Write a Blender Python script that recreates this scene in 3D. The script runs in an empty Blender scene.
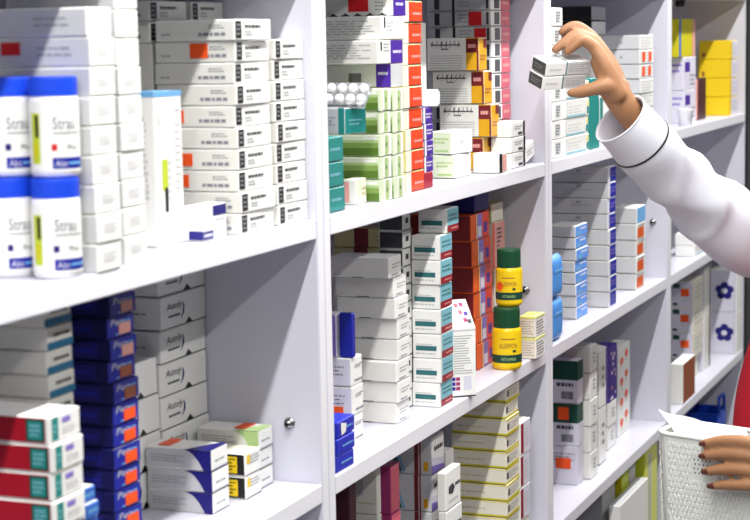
import bpy, bmesh, math, random
from mathutils import Vector, Matrix
random.seed(7)
sc = bpy.context.scene
COL = sc.collection
# ------------------------------------------------------------------ camera model
F = 1760.0; CX = 375.0; CY = 260.0; D = 0.90; H = 1.65
YAW, PITCH, ROLL = .3813, .1233, .0178
VIEW = Vector((math.cos(YAW) * math.cos(PITCH), math.sin(YAW) * math.cos(PITCH), -math.sin(PITCH)))
_r = Vector((math.sin(YAW), -math.cos(YAW), 0)); _d = VIEW.cross(_r)
RIGHT = _r * math.cos(ROLL) + _d * math.sin(ROLL); DOWN = _d * math.cos(ROLL) - _r * math.sin(ROLL)
EYE = Vector((0, -D, H)); UP = Vector((0, 0, 1))
def ray(px, py): return RIGHT * ((px - CX) / F) + DOWN * ((py - CY) / F) + VIEW
def at(px, py, t):
    """point seen at a photograph position, t metres along the view axis"""
    return EYE + ray(px, py) * t
def to_px(p):
    q = Vector(p) - EYE; t = q.dot(VIEW)
    return CX + F * q.dot(RIGHT) / t, CY + F * q.dot(DOWN) / t, t
def hit(px, py, axis, val):
    """where the line of sight meets the plane x, y or z = val"""
    d = ray(px, py); return EYE + d * ((val - EYE[axis]) / d[axis])
def slide(p, axis, want, k=0):
    """move p along one axis until its photograph column (k=0) or row (k=1) is `want`"""
    p = Vector(p)
    for _ in range(30):
        f0 = to_px(p)[k]; q = p.copy(); q[axis] += 1e-4
        g = (to_px(q)[k] - f0) / 1e-4; dx = (want - f0) / g
        p[axis] += max(-.2, min(.2, dx))
    return p

# ------------------------------------------------------------------ materials
def lin(c):
    c /= 255.0
    return c / 12.92 if c <= 0.04045 else ((c + 0.055) / 1.055) ** 2.4
MATS = {}
def mat(name, rgb, rough=0.5, noise=0.04, scale=60.0, metal=0.0, bump=0.0, spec=0.4, sss=0.0):
    if name in MATS: return MATS[name]
    m = bpy.data.materials.new(name); m.use_nodes = True
    nt = m.node_tree; b = nt.nodes['Principled BSDF']
    col = (lin(rgb[0]), lin(rgb[1]), lin(rgb[2]), 1)
    b.inputs['Roughness'].default_value = rough
    b.inputs['Metallic'].default_value = metal
    b.inputs['Specular IOR Level'].default_value = spec
    if sss:
        b.inputs['Subsurface Weight'].default_value = sss
        b.inputs['Subsurface Radius'].default_value = (0.012, 0.004, 0.002)
        b.inputs['Subsurface Scale'].default_value = 1.0
    if noise > 0:
        tc = nt.nodes.new('ShaderNodeTexCoord')
        nz = nt.nodes.new('ShaderNodeTexNoise'); nz.inputs['Scale'].default_value = scale; nz.inputs['Detail'].default_value = 3
        nt.links.new(tc.outputs['Object'], nz.inputs['Vector'])
        mx = nt.nodes.new('ShaderNodeMix'); mx.data_type = 'RGBA'
        k = 1 - noise
        mx.inputs[6].default_value = (col[0] * k, col[1] * k, col[2] * k, 1)
        mx.inputs[7].default_value = tuple(min(1, c * (1 + noise)) for c in col[:3]) + (1,)
        nt.links.new(nz.outputs['Fac'], mx.inputs[0])
        nt.links.new(mx.outputs[2], b.inputs['Base Color'])
        if bump > 0:
            bp = nt.nodes.new('ShaderNodeBump'); bp.inputs['Strength'].default_value = bump; bp.inputs['Distance'].default_value = 0.002
            nt.links.new(nz.outputs['Fac'], bp.inputs['Height']); nt.links.new(bp.outputs['Normal'], b.inputs['Normal'])
    else:
        b.inputs['Base Color'].default_value = col
    MATS[name] = m
    return m

PAL = dict(
 white=(236,236,232), cream=(228,224,208), offw=(222,221,214), lilac=(214,212,226), grey=(150,152,156), lgrey=(196,197,199),
 dgrey=(66,68,72), black=(22,22,24), ink=(58,58,66), inkl=(128,130,142), navy=(24,22,112), blue=(20,34,150), ublue=(24,40,176), dblue=(10,14,78),
 mblue=(52,104,196), sky=(110,170,220), lblue=(80,150,216), pblue=(92,148,232), teal=(32,130,124), dteal=(44,106,110), tealb=(24,104,142), aqua=(120,178,192),
 green=(84,118,40), mgreen=(126,156,78), lgreen=(168,196,130), pgreen=(214,224,196), dgreen=(14,66,52), lime=(190,206,50), yellow=(236,200,20), ylw2=(206,196,24), gold=(214,158,22),
 paley=(236,224,150), ylime=(222,226,120), orange=(240,84,24), red=(204,22,30), crimson=(150,14,44), rred=(160,10,34), maroon=(112,24,30), wine=(140,26,40), ored=(226,66,26),
 dorange=(214,86,20), pink=(206,92,112), magenta=(160,50,110), salmon=(222,160,150), purple=(70,32,150), violet=(132,112,196), dmaroon=(64,20,34), brown=(150,84,52), haze=(214,214,216), khaki=(196,192,140))
def P(n):
    return mat('print_' + n, PAL[n], rough=0.42, noise=0.03)

# ------------------------------------------------------------------ mesh helpers
def link(o, parent=None):
    COL.objects.link(o)
    if parent is not None: o.parent = parent
    return o
def tag(o, label=None, cat=None, group=None, kind=None):
    if label: o['label'] = label
    if cat: o['category'] = cat
    if group: o['group'] = group
    if kind: o['kind'] = kind
    return o
def empty(name, loc, rz=0.0):
    o = bpy.data.objects.new(name, None); o.empty_display_size = 0.05
    o.location = loc; o.rotation_euler = (0, 0, rz)
    return link(o)

class MB:
    def __init__(self): self.v = []; self.f = []; self.m = []; self.s = []; self.mats = []
    def mi(self, m):
        if m not in self.mats: self.mats.append(m)
        return self.mats.index(m)
    def poly(self, pts, m, smooth=False):
        n = len(self.v); self.v += [tuple(p) for p in pts]
        self.f.append(tuple(range(n, n + len(pts)))); self.m.append(self.mi(m)); self.s.append(smooth)
    def mesh(self, verts, faces, m, smooth=False):
        n = len(self.v); self.v += [tuple(p) for p in verts]
        k = self.mi(m)
        for f in faces:
            self.f.append(tuple(i + n for i in f)); self.m.append(k); self.s.append(smooth)
    def box(self, lo, hi, m, bev=0.0008, fm=None):
        """axis-aligned box with chamfered edges; fm gives the faces (F front, L left, T top, R, K back, B) their own card colour"""
        bm = bmesh.new(); bmesh.ops.create_cube(bm, size=1)
        for v in bm.verts:
            v.co = Vector((lo[i] + (v.co[i] + .5) * (hi[i] - lo[i]) for i in range(3)))
        if bev > 0:
            bmesh.ops.bevel(bm, geom=list(bm.edges), offset=min(bev, .2 * min(hi[i] - lo[i] for i in range(3))), segments=1, affect='EDGES')
        bm.normal_update(); bm.verts.index_update()
        n = len(self.v); self.v += [tuple(v.co) for v in bm.verts]
        key = {(0, -1): 'L', (0, 1): 'R', (1, -1): 'F', (1, 1): 'K', (2, -1): 'B', (2, 1): 'T'}
        for f in bm.faces:
            a = max(range(3), key=lambda i: abs(f.normal[i])); mm = m
            if fm and abs(f.normal[a]) > .9: mm = fm.get(key[(a, 1 if f.normal[a] > 0 else -1)], m)
            self.f.append(tuple(v.index + n for v in f.verts)); self.m.append(self.mi(mm)); self.s.append(False)
        bm.free(); return self
    def tube(self, pts, rad, m, seg=14, caps=True, frame=None, wob=None, arc=None):
        """round or elliptical loft along pts; rad = number or (a, b) per point"""
        pts = [Vector(p) for p in pts]; n = len(pts); rings = []
        X = None
        for i, p in enumerate(pts):
            T = (pts[min(i + 1, n - 1)] - pts[max(i - 1, 0)]).normalized()
            if X is None:
                ref = Vector(frame) if frame else (Vector((0, 0, 1)) if abs(T.z) < .9 else Vector((1, 0, 0)))
                X = (ref - T * ref.dot(T)).normalized()
            else:
                X = (X - T * X.dot(T)).normalized()
            Y = T.cross(X)
            r = rad[i]; a, b = (r, r) if not isinstance(r, (tuple, list)) else r
            ring = []
            cnt = seg if arc is None else seg + 1
            for k in range(cnt):
                ang = 2 * math.pi * k / seg if arc is None else arc[0] + (arc[1] - arc[0]) * k / seg
                w = 1 + (wob(i, ang) if wob else 0)
                ring.append(p + X * (a * w * math.cos(ang)) + Y * (b * w * math.sin(ang)))
            rings.append(ring)
        verts = [v for r in rings for v in r]; faces = []
        cnt = len(rings[0])
        for i in range(n - 1):
            for k in range(cnt if arc is None else cnt - 1):
                k2 = (k + 1) % cnt
                faces.append((i * cnt + k, i * cnt + k2, (i + 1) * cnt + k2, (i + 1) * cnt + k))
        if caps and arc is None:
            faces.append(tuple(reversed(range(cnt)))); faces.append(tuple((n - 1) * cnt + k for k in range(cnt)))
        self.mesh(verts, faces, m, True); return self
    def lathe(self, prof, m, seg=40, c=(0, 0, 0), smooth=True, a0=0.0, a1=2 * math.pi):
        full = abs(a1 - a0 - 2 * math.pi) < 1e-6; cnt = seg if full else seg + 1
        verts = []; faces = []
        for r, z in prof:
            for k in range(cnt):
                a = a0 + (a1 - a0) * k / seg
                verts.append((c[0] + r * math.cos(a), c[1] + r * math.sin(a), c[2] + z))
        for i in range(len(prof) - 1):
            for k in range(seg):
                k2 = (k + 1) % cnt
                faces.append((i * cnt + k, i * cnt + k2, (i + 1) * cnt + k2, (i + 1) * cnt + k))
        self.mesh(verts, faces, m, smooth); return self
    def data(self, name):
        me = bpy.data.meshes.new(name); me.from_pydata(self.v, [], self.f)
        for m in self.mats: me.materials.append(m)
        me.polygons.foreach_set('material_index', self.m); me.polygons.foreach_set('use_smooth', self.s)
        me.validate(); me.update(); return me
    def build(self, name, parent=None):
        return link(bpy.data.objects.new(name, self.data(name)), parent)

# lettering as geometry -------------------------------------------------------
TXT = {}
def glyphs(s, shear=0.0):
    k = (s, shear)
    if k in TXT: return TXT[k]
    cu = bpy.data.curves.new('t', 'FONT'); cu.body = s; cu.size = 1; cu.shear = shear; cu.resolution_u = 2
    o = bpy.data.objects.new('t', cu); COL.objects.link(o)
    me = bpy.data.meshes.new_from_object(o.evaluated_get(bpy.context.evaluated_depsgraph_get()))
    vs = [(v.co.x, v.co.y) for v in me.vertices]; fs = [tuple(p.vertices) for p in me.polygons]
    bpy.data.objects.remove(o); bpy.data.curves.remove(cu); bpy.data.meshes.remove(me)
    x0 = min(v[0] for v in vs); x1 = max(v[0] for v in vs); y0 = min(v[1] for v in vs); y1 = max(v[1] for v in vs)
    vs = [((x - x0) / (x1 - x0), (y - y0) / (y1 - y0)) for x, y in vs]
    TXT[k] = (vs, fs); return TXT[k]

class Carton(MB):
    """a printed cardboard box standing on z = 0, front face to -Y"""
    def __init__(self, w, d, h, base='white', bev=0.0013, **fm):
        super().__init__(); self.w, self.d, self.h = w, d, h
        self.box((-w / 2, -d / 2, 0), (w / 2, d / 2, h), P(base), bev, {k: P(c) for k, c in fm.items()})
    def pt(self, face, u, v, off=0.0003):
        w, d, h = self.w, self.d, self.h
        off += getattr(self, 'k', 0) * .000006
        if face == 'F': return (-w / 2 + u * w, -d / 2 - off, v * h)
        if face == 'L': return (-w / 2 - off, d / 2 - u * d, v * h)
        return (-w / 2 + u * w, -d / 2 + v * d, h + off)
    def rect(self, face, u0, v0, u1, v1, c, off=0.0003):
        self.k = getattr(self, 'k', 0) + 1
        self.poly([self.pt(face, *q, off) for q in ((u0, v0), (u1, v0), (u1, v1), (u0, v1))], P(c)); return self
    def shape(self, face, uv, c, off=0.0003):
        self.k = getattr(self, 'k', 0) + 1
        self.poly([self.pt(face, *q, off) for q in uv], P(c)); return self
    def text(self, face, s, u0, v0, u1, v1, c, shear=0.0, off=0.0005):
        vs, fs = glyphs(s, shear)
        self.mesh([self.pt(face, u0 + x * (u1 - u0), v0 + y * (v1 - v0), off) for x, y in vs], fs, P(c)); return self
    def lines(self, face, u0, v0, u1, v1, n, c='inkl', fill=.5, seed=1):
        """small print: rows of word-length strokes"""
        r = random.Random(seed); dv = (v1 - v0) / n
        for i in range(n):
            u = u0; vb = v1 - (i + 1) * dv + dv * (1 - fill) / 2
            end = u1 - (u1 - u0) * r.uniform(0, .35)
            while u < end:
                l = (u1 - u0) * r.uniform(.08, .26)
                self.rect(face, u, vb, min(u + l, u1), vb + dv * fill, c); u += l + (u1 - u0) * .04
        return self
    def barcode(self, face, u0, v0, u1, v1, seed=3):
        r = random.Random(seed); u = u0
        while u < u1:
            l = (u1 - u0) * r.choice((.02, .03, .05)); self.rect(face, u, v0, min(u + l, u1), v1, 'black'); u += l + (u1 - u0) * r.choice((.02, .04))
        return self

ORD = ['', 'second', 'third', 'fourth', 'fifth', 'sixth', 'seventh', 'eighth', 'ninth', 'tenth', 'eleventh', 'twelfth', 'thirteenth', 'fourteenth']
def place_word(i, n):
    if n == 1: return 'single'
    if i == 0: return 'topmost'
    if i == n - 1: return 'lowest'
    return ORD[i] + ' from top'

SHELF = {'Z': H + .1244, 'A': H - .2234, 'B': H - .5695, 'C': H - .9188, 'D': H - 1.267, 'E': H - 1.55}
EDGE = [1.030, 2.0695, 3.1076, 4.1338, 5.173]
print_e = False
def stack(shelf, style, label, group, xl, xr, n, yb=None, e=None, ytop=None, h=None, depth=.09, xs=None, base=0, name='medicine_box',
          shift=None, pitch=None, yfix=None, jit=1.0, turn=0.0, stickers=None, cat='box', z0=None, gap=.0009, pull=None):
    """n cartons on one another. (xl, yb) is the near bottom corner in the photograph, xr where the front ends, ytop where the pile ends.
    base = rows replaced by one plain carton below the frame. Returns the boxes, topmost first"""
    zs = SHELF[shelf] if z0 is None else z0
    if e is None: p = hit(xl, yb, 2, zs); e = p.y
    else: p = slide((2.5 + (xl - 375) * .006, e, zs), 0, xl)
    x0 = p.x; tot = n + base
    if z0 is None: zs += .0004
    zm = zs
    if yfix is None and ytop is not None and 'shift' != yfix:      # ends are measured half way up the visible pile
        ym = (max(0, ytop) + min(to_px((x0, e, zs))[1], 520)) / 2
        zm = slide((x0, e, zs), 2, ym, 1).z; x0 = slide((x0, e, zm), 0, xl).x
    x1 = slide((x0, e, zm), 0, xr).x; w = x1 - x0
    # keep inside the bay and in front of its back panel
    k = max(i for i in range(4) if EDGE[i] < x0 + .002 or i == 0); lim = EDGE[k + 1] - .0222 - .0015
    if x1 > lim: print('CLAMP right', label[:50], round(x1 - lim, 4)); x1 = lim; w = x1 - x0
    if x0 < EDGE[k] + .0235: print('CLAMP left', label[:50], round(EDGE[k] + .0235 - x0, 4)); x0 = EDGE[k] + .0235; w = max(.01, x1 - x0)
    if xs is not None: depth = slide((x0, e + .05, zs), 1, xs).y - e
    depth = min(depth, .340 - e)
    if pitch:
        yb = to_px((x0, e, zs))[1]; tot = max(n, round((yb - ytop) / pitch)); base = tot - n
    if h is None:
        h = (slide((x0, e, zs), 2, ytop, 1).z - zs) / tot
    zc = min(SHELF[q] - .0258 for q in SHELF if SHELF[q] > zs + .01)
    if zs + tot * h > zc: print('CLAMP top', label[:50], round(zs + tot * h - zc, 4)); h = (zc - zs) / tot
    c = style(w, depth, h - gap); me = c.data(name)
    out = []; rnd = random.Random(int(xl * 7 + xr))
    if base:
        bb = Carton(w * .96, depth, h * base - gap, 'offw')
        o = bb.build('stock_carton'); o.location = (x0 + w / 2, e + depth / 2 + .002, zs)
        tag(o, 'plain carton serving as base under the ' + group, 'carton')
    for i in range(n):
        k = tot - 1 - i
        o = link(bpy.data.objects.new(name, me))
        dx = (shift or {}).get(i, 0) * (x1 - x0) / max(1, xr - xl)
        dy = (pull or {}).get(i, 0)
        o.location = (x0 + w / 2 + dx + rnd.uniform(-.0012, .0012) * jit, e + depth / 2 + dy + rnd.uniform(-.0022, .0022) * jit, zs + k * h)
        o.rotation_euler = (0, 0, math.radians(turn + rnd.uniform(-1.3, 1.3) * jit))
        tag(o, label.format(p=place_word(i, n)), cat, group if n > 1 else None)
        for q in (stickers or {}).get(i, ()):
            face, u0, v0, u1, v1, col = q
            s = Carton.__new__(Carton); MB.__init__(s); s.w, s.d, s.h = c.w, c.d, c.h
            a, b = s.pt(face, u0, v0, .0002), s.pt(face, u1, v1, .0012)
            s.box([min(a[j], b[j]) for j in range(3)], [max(a[j], b[j]) for j in range(3)], P(col), 0)
            if face == 'L': s.lines('L', u0 + (u1 - u0) * .1, v0 + (v1 - v0) * .3, u1 - (u1 - u0) * .1, v1 - (v1 - v0) * .25, 1, 'wine', .5, i)
            so = s.build('price_sticker', o)
        out.append(o)
    return out
LK = 0.57; EXPO = 0.0
# ------------------------------------------------------------------ the room
lam = mat('white_laminate', (208, 208, 220), rough=.28, noise=.015, scale=8, spec=.5)
edge = mat('white_edge_band', (232, 232, 238), rough=.35, noise=.01, scale=10)
blk = mat('black_plastic', (18, 18, 20), rough=.4, noise=.05)
steel = mat('brushed_steel', (170, 170, 172), rough=.3, noise=.05, metal=1.0)
wallm = mat('wall_paint', (96, 96, 100), rough=.8, noise=.02, scale=6, bump=.1)
ceilm = mat('ceiling_paint', (110, 110, 112), rough=.9, noise=.02, scale=6)

def tile_floor():
    m = bpy.data.materials.new('floor_tiles'); m.use_nodes = True; nt = m.node_tree; b = nt.nodes['Principled BSDF']
    tc = nt.nodes.new('ShaderNodeTexCoord'); br = nt.nodes.new('ShaderNodeTexBrick')
    br.offset = 0; br.inputs['Scale'].default_value = 1.0; br.inputs['Brick Width'].default_value = .6; br.inputs['Row Height'].default_value = .6
    br.inputs['Mortar Size'].default_value = .004
    br.inputs['Color1'].default_value = (.22, .21, .2, 1); br.inputs['Color2'].default_value = (.2, .195, .19, 1); br.inputs['Mortar'].default_value = (.1, .1, .1, 1)
    nt.links.new(tc.outputs['Object'], br.inputs['Vector']); nt.links.new(br.outputs['Color'], b.inputs['Base Color']); b.inputs['Roughness'].default_value = .25
    return m
def struct(name, lo, hi, m):
    o = MB().box(lo, hi, m, 0).build(name); o['kind'] = 'structure'; return o
struct('floor', (-1.6, -3.2, -.1), (8.0, .46, 0), tile_floor())
struct('ceiling', (-1.6, -3.2, 2.9), (8.0, .46, 3.0), ceilm)
struct('wall_back', (-1.6, .37, 0), (8.0, .46, 2.9), wallm)
struct('wall_front', (-1.6, -3.3, 0), (8.0, -3.2, 2.9), wallm)
struct('wall_right', (8.0, -3.3, 0), (8.1, .46, 2.9), wallm)
struct('wall_left', (-1.7, -3.3, 0), (-1.6, .46, 2.9), wallm)

ZS = [SHELF[q] for q in 'EDCBAZ'] + [2.08]
UNIT_LABEL = ['white shelving unit in the left foreground, holding the blue capped bottles',
              'white shelving unit in the middle, holding the yellow bottles with green caps',
              'white shelving unit behind the raised hand and white sleeve',
              'white shelving unit at far right, holding the bright yellow boxes']
LOCK = [(290, 423), (526, 290), (653, 222), None]
for k in range(4):
    a, b = EDGE[k], EDGE[k + 1]
    u = empty('shelving_unit', ((a + b) / 2, .18, 0))
    tag(u, UNIT_LABEL[k], 'shelving', 'white shelving units along the aisle')
    M = Matrix.Translation(-u.location)
    def part(name, lo, hi, m=lam, bev=.0015, fm=None):
        off = u.location
        return MB().box([lo[i] - off[i] for i in range(3)], [hi[i] - off[i] for i in range(3)], m, bev, fm).build(name, u)
    part('side_panel', (a + .0006, 0, 0), (a + .0215, .35, 2.105), fm={'F': edge})
    part('side_panel', (b - .0215, 0, 0), (b - .0006, .35, 2.105), fm={'F': edge})
    for z in ZS:
        part('shelf', (a + .0222, .0004, z - .0255), (b - .0222, .345, z), fm={'F': edge})
    part('back_panel', (a + .001, .3505, 0), (b - .001, .358, 2.105))
    part('kick_board', (a + .0222, .03, 0), (b - .0222, .045, .073))
    if LOCK[k]:
        px, py = LOCK[k]; x = b - .0215; lp = hit(px, py, 0, x); e, z = lp.y, lp.z
        lk = MB()
        for r, x0, x1, mm in ((.0075, -.003, .0, steel), (.0045, -.009, -.003, steel), (.0025, -.0095, -.009, blk)):
            lk.tube([(x + x0 - u.location.x, e - u.location.y, z), (x + x1 - u.location.x, e - u.location.y, z)], [r, r], mm, 16, frame=(0, 0, 1))
        lo_ = lk.build('cam_lock', u); lo_['label'] = 'small metal cam lock on the inner side panel'
        MB().box((x - .0102 - u.location.x, e - .0035 - u.location.y, z - .0006), (x - .0094 - u.location.x, e + .0035 - u.location.y, z + .0006), blk, 0).build('key_slot', lo_)
    if k in (2, 3):
        for px, py in ((646, -1),) if k == 2 else ((680, 5), (728, 4)):
            z = SHELF['Z'] - .026; p = slide((4.3, .12, z), 0, px)
            MB().lathe([(.0, -.018), (.012, -.018), (.014, -.004), (.016, 0), (0, 0)], blk, 16, (p.x - u.location.x, p.y - u.location.y, z)).build('shelf_peg', u)['label'] = 'black peg under the top shelf'
    if k == 3:
        part('edge_trim', (b - .024, -.004, 0), (b + .004, -.0004, 2.105), blk)['label'] = 'dark edge strip'

# fluorescent batten hanging over the aisle, close in front of the shelves
glow = bpy.data.materials.new('tube_glow'); glow.use_nodes = True
_b = glow.node_tree.nodes['Principled BSDF']; _b.inputs['Emission Color'].default_value = (1, .98, .95, 1); _b.inputs['Emission Strength'].default_value = 3
def batten(x, y, z, label):
    r = empty('ceiling_light', (x, y, z)); tag(r, label, 'ceiling light', 'fluorescent battens over the aisle')
    MB().box((-.7, -.05, .02), (.7, .05, .07), ceilm, .004).build('housing', r)
    tb = MB().tube([(-.66, 0, 0), (.66, 0, 0)], [.013, .013], glow, 12).build('tube', r)
    for s in (-1, 1): MB().tube([(s * .655, 0, 0), (s * .69, 0, 0)], [.0145, .0145], steel, 12).build('end_cap', tb)
    for s in (-.5, .5): MB().tube([(s, 0, .07), (s, 0, 2.9 - z)], [.004, .004], steel, 8).build('rod', r)
LAMPS = [(-.2, -.42), (1.4, -.42), (3.0, -.42), (4.6, -.42), (6.2, -.42), (-.2, -1.45), (1.4, -1.45), (3.0, -1.45), (4.6, -1.45), (6.2, -1.45)]
NM = ['first', 'second', 'third', 'fourth', 'fifth']
for i, (x, y) in enumerate(LAMPS):
    z = 2.62
    batten(x, y, z, 'white fluorescent batten hanging over the shelf fronts, %s along the row' % NM[i] if i < 5 else
           'white fluorescent batten farther from the shelves, %s along its row' % NM[i - 5])
    L = bpy.data.lights.new('batten_light', 'AREA'); L.shape = 'RECTANGLE'; L.size = 1.58; L.size_y = .05
    L.energy = (60 if i < 5 else 26) * LK * (.72 if x > 4 else 1); L.color = (1, .985, .965)
    lo = bpy.data.objects.new('batten_light', L); link(lo); lo.location = (x, y, z - .02)
w = bpy.data.worlds.new('room_world'); sc.world = w; w.use_nodes = True
w.node_tree.nodes['Background'].inputs[0].default_value = (.9, .95, 1, 1); w.node_tree.nodes['Background'].inputs[1].default_value = .05

cam = bpy.data.cameras.new('camera'); co = bpy.data.objects.new('camera', cam); link(co)
cam.sensor_width = 36; cam.lens = F * 36 / 750; 
cam.clip_start = .05
co.matrix_world = Matrix(((RIGHT.x, -DOWN.x, -VIEW.x, EYE.x), (RIGHT.y, -DOWN.y, -VIEW.y, EYE.y), (RIGHT.z, -DOWN.z, -VIEW.z, EYE.z), (0, 0, 0, 1)))
cam.dof.use_dof = True; cam.dof.focus_distance = 2.85; cam.dof.aperture_fstop = 9.0
sc.camera = co
sc.view_settings.view_transform = 'Standard'; sc.view_settings.look = 'None'; sc.view_settings.gamma = 1; sc.view_settings.use_curve_mapping = False
sc.view_settings.exposure = EXPO
# ------------------------------------------------------------------ styles
def plain(base='white', **fm):
    return lambda w, d, h: Carton(w, d, h, base, **fm)
def st_greylabel(w, d, h):
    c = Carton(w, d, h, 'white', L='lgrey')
    c.lines('F', .24, .32, .8, .7, 4, 'haze', .55, 4)
    c.lines('L', .55, .3, .9, .75, 2, 'grey', .35, 2); return c
def st_blackbar(w, d, h):
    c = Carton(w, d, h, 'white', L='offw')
    c.rect('F', .02, .1, .18, .92, 'black'); c.lines('F', .05, .2, .16, .85, 3, 'grey', .4, 8)
    c.lines('F', .27, .55, .72, .78, 1, 'dgrey', .6, 3); c.lines('F', .27, .2, .5, .48, 2, 'grey', .45, 5)
    c.lines('L', .68, .55, .9, .78, 2, 'grey', .5, 6); c.lines('L', .55, .2, .93, .42, 1, 'inkl', .7, 7); c.lines('L', .08, .25, .22, .4, 1, 'grey', .5, 2)
    return c
def st_tealband(w, d, h):
    c = Carton(w, d, h, 'offw'); c.rect('F', .0, .02, 1, .34, 'tealb'); c.lines('F', .25, .5, .85, .72, 1, 'dgrey', .7, 4); return c
def st_red(w, d, h):
    c = Carton(w, d, h, 'white', L='rred')
    c.rect('F', .1, .08, .3, .92, 'teal'); c.lines('F', .14, .3, .26, .7, 2, 'aqua', .5); c.rect('F', .42, .62, .68, .82, 'violet'); c.lines('F', .42, .2, .9, .5, 3, 'lgrey', .4, 5)
    c.rect('L', .8, .1, .965, .9, 'dgreen'); c.rect('L', .82, .16, .945, .84, 'teal'); c.lines('L', .83, .25, .93, .75, 3, 'aqua', .5, 3)
    c.lines('L', .25, .3, .5, .6, 1, 'salmon', .6, 9); c.rect('L', .975, .03, 1, .97, 'white'); return c
def st_lowblue(w, d, h):
    c = Carton(w, d, h, 'mblue', T='white', L='white'); c.lines('F', .15, .25, .85, .7, 1, 'sky', .6); return c
def st_navy(w, d, h):
    c = Carton(w, d, h, 'dblue'); c.rect('F', 0, .02, 1, .98, 'blue'); c.text('F', 'Pen', .12, .56, .6, .88, 'lgrey', .2); c.lines('F', .62, .6, .95, .78, 1, 'sky', .5, 2)
    c.lines('F', .3, .08, .92, .2, 1, 'sky', .6, 5)
    c.rect('L', .25, .15, .8, .85, 'navy'); c.lines('L', .35, .4, .72, .6, 1, 'ublue', .5, 4); return c
def st_auto(w, d, h):
    c = Carton(w, d, h, 'white'); c.text('F', 'Autoly', .12, .5, .46, .78, 'ink', .25); c.lines('F', .16, .3, .42, .42, 1, 'dgrey', .6, 3)
    arc = []
    for k in range(11):
        a = -1.15 + 1.9 * k / 10; arc.append((.34 + .17 * math.cos(a), .52 + .34 * math.sin(a)))
    inn = [(x - .035 * math.sin(math.pi * k / 10), y) for k, (x, y) in enumerate(arc)]
    for k in range(10): c.shape('F', [inn[k], arc[k], arc[k + 1], inn[k + 1]], 'navy')
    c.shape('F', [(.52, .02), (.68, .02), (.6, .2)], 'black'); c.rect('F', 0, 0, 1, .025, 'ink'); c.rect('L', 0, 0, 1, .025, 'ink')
    c.lines('L', .3, .45, .85, .55, 1, 'grey', .5, 3); return c
def st_navycorner(w, d, h, c1='navy', sideb='lgrey'):
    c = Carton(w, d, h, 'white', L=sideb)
    cv = [(.58 + .3 * math.sqrt(k / 8), .99 - .98 * k / 8) for k in range(9)]
    for k in range(8): c.shape('L', [cv[k], cv[k + 1], (1, cv[k + 1][1]), (1, cv[k][1])], c1)
    c.shape('T', [(0, 0), (.98, 0), (.98, .1), (0, .36)], c1); c.lines('F', .2, .35, .9, .5, 1, 'grey', .6, 2); c.rect('F', .1, .08, .95, .13, 'lilac')
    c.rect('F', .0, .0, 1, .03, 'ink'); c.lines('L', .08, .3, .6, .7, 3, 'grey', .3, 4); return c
def st_greencorner(w, d, h):
    c = st_navycorner(w, d, h, 'lgreen', 'offw'); return c
def st_blackyellow(w, d, h):
    c = Carton(w, d, h, 'white', L='black', T='cream'); c.rect('L', .5, .12, .84, .85, 'yellow'); c.lines('L', .53, .2, .8, .8, 4, 'black', .4, 4)
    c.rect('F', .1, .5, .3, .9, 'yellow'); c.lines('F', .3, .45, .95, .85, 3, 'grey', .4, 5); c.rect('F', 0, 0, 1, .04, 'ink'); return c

# ------------------------------------------------------------------ upper left compartment
G = 'medicine boxes on the upper left shelf'
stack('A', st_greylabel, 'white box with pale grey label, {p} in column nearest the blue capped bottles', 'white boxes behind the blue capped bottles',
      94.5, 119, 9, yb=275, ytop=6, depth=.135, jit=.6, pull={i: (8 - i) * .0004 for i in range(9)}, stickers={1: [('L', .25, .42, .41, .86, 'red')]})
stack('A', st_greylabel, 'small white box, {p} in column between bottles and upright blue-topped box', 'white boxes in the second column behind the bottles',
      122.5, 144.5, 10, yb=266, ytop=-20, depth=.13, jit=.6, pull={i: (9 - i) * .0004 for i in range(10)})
def st_tall(w, d, h):
    c = Carton(w, d, h, 'white', T='sky'); c.rect('F', 0, .965, 1, 1, 'sky'); c.rect('L', 0, .965, 1, 1, 'sky')
    c.rect('F', .22, .36, .42, .56, 'lime'); c.rect('F', .3, .22, .42, .38, 'black'); c.lines('F', .44, .28, .56, .56, 6, 'lgrey', .5)
    c.lines('F', .72, .35, .92, .9, 12, 'haze', .4, 4); c.lines('L', .5, .3, .8, .85, 14, 'lgrey', .5, 6); c.rect('F', .12, .78, .16, .86, 'lgrey'); return c
stack('A', st_tall, 'tall upright white box with a light blue top edge and yellow mark', None, 156, 183, 1, yb=249, ytop=91, depth=.045, jit=0)
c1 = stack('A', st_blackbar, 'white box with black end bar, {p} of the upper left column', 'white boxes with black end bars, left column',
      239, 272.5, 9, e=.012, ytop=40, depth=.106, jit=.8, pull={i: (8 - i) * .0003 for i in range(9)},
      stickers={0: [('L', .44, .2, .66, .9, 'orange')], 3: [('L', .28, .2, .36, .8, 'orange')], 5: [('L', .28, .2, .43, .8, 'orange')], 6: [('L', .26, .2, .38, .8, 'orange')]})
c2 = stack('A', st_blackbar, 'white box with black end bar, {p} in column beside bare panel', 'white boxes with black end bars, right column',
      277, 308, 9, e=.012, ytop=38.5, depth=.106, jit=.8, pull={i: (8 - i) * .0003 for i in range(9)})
def dims(o):
    xs = [v.co.x for v in o.data.vertices]; ys = [v.co.y for v in o.data.vertices]; zs = [v.co.z for v in o.data.vertices]
    return max(xs) - min(xs), max(ys) - min(ys), max(zs) - min(zs)
w1, d1, h1 = dims(c1[0])
t1 = link(bpy.data.objects.new('medicine_box', c1[0].data)); t1.location = c1[0].location + Vector((-.004, -.004, h1 + .0005)); t1.rotation_euler = (0, 0, math.radians(-2.0))
tag(t1, 'white box with black end bar lying loose on top of the left column', 'box')
zb = SHELF['A']; hb = t1.location.z + h1 + .0005 - .0262 - zb
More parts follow.
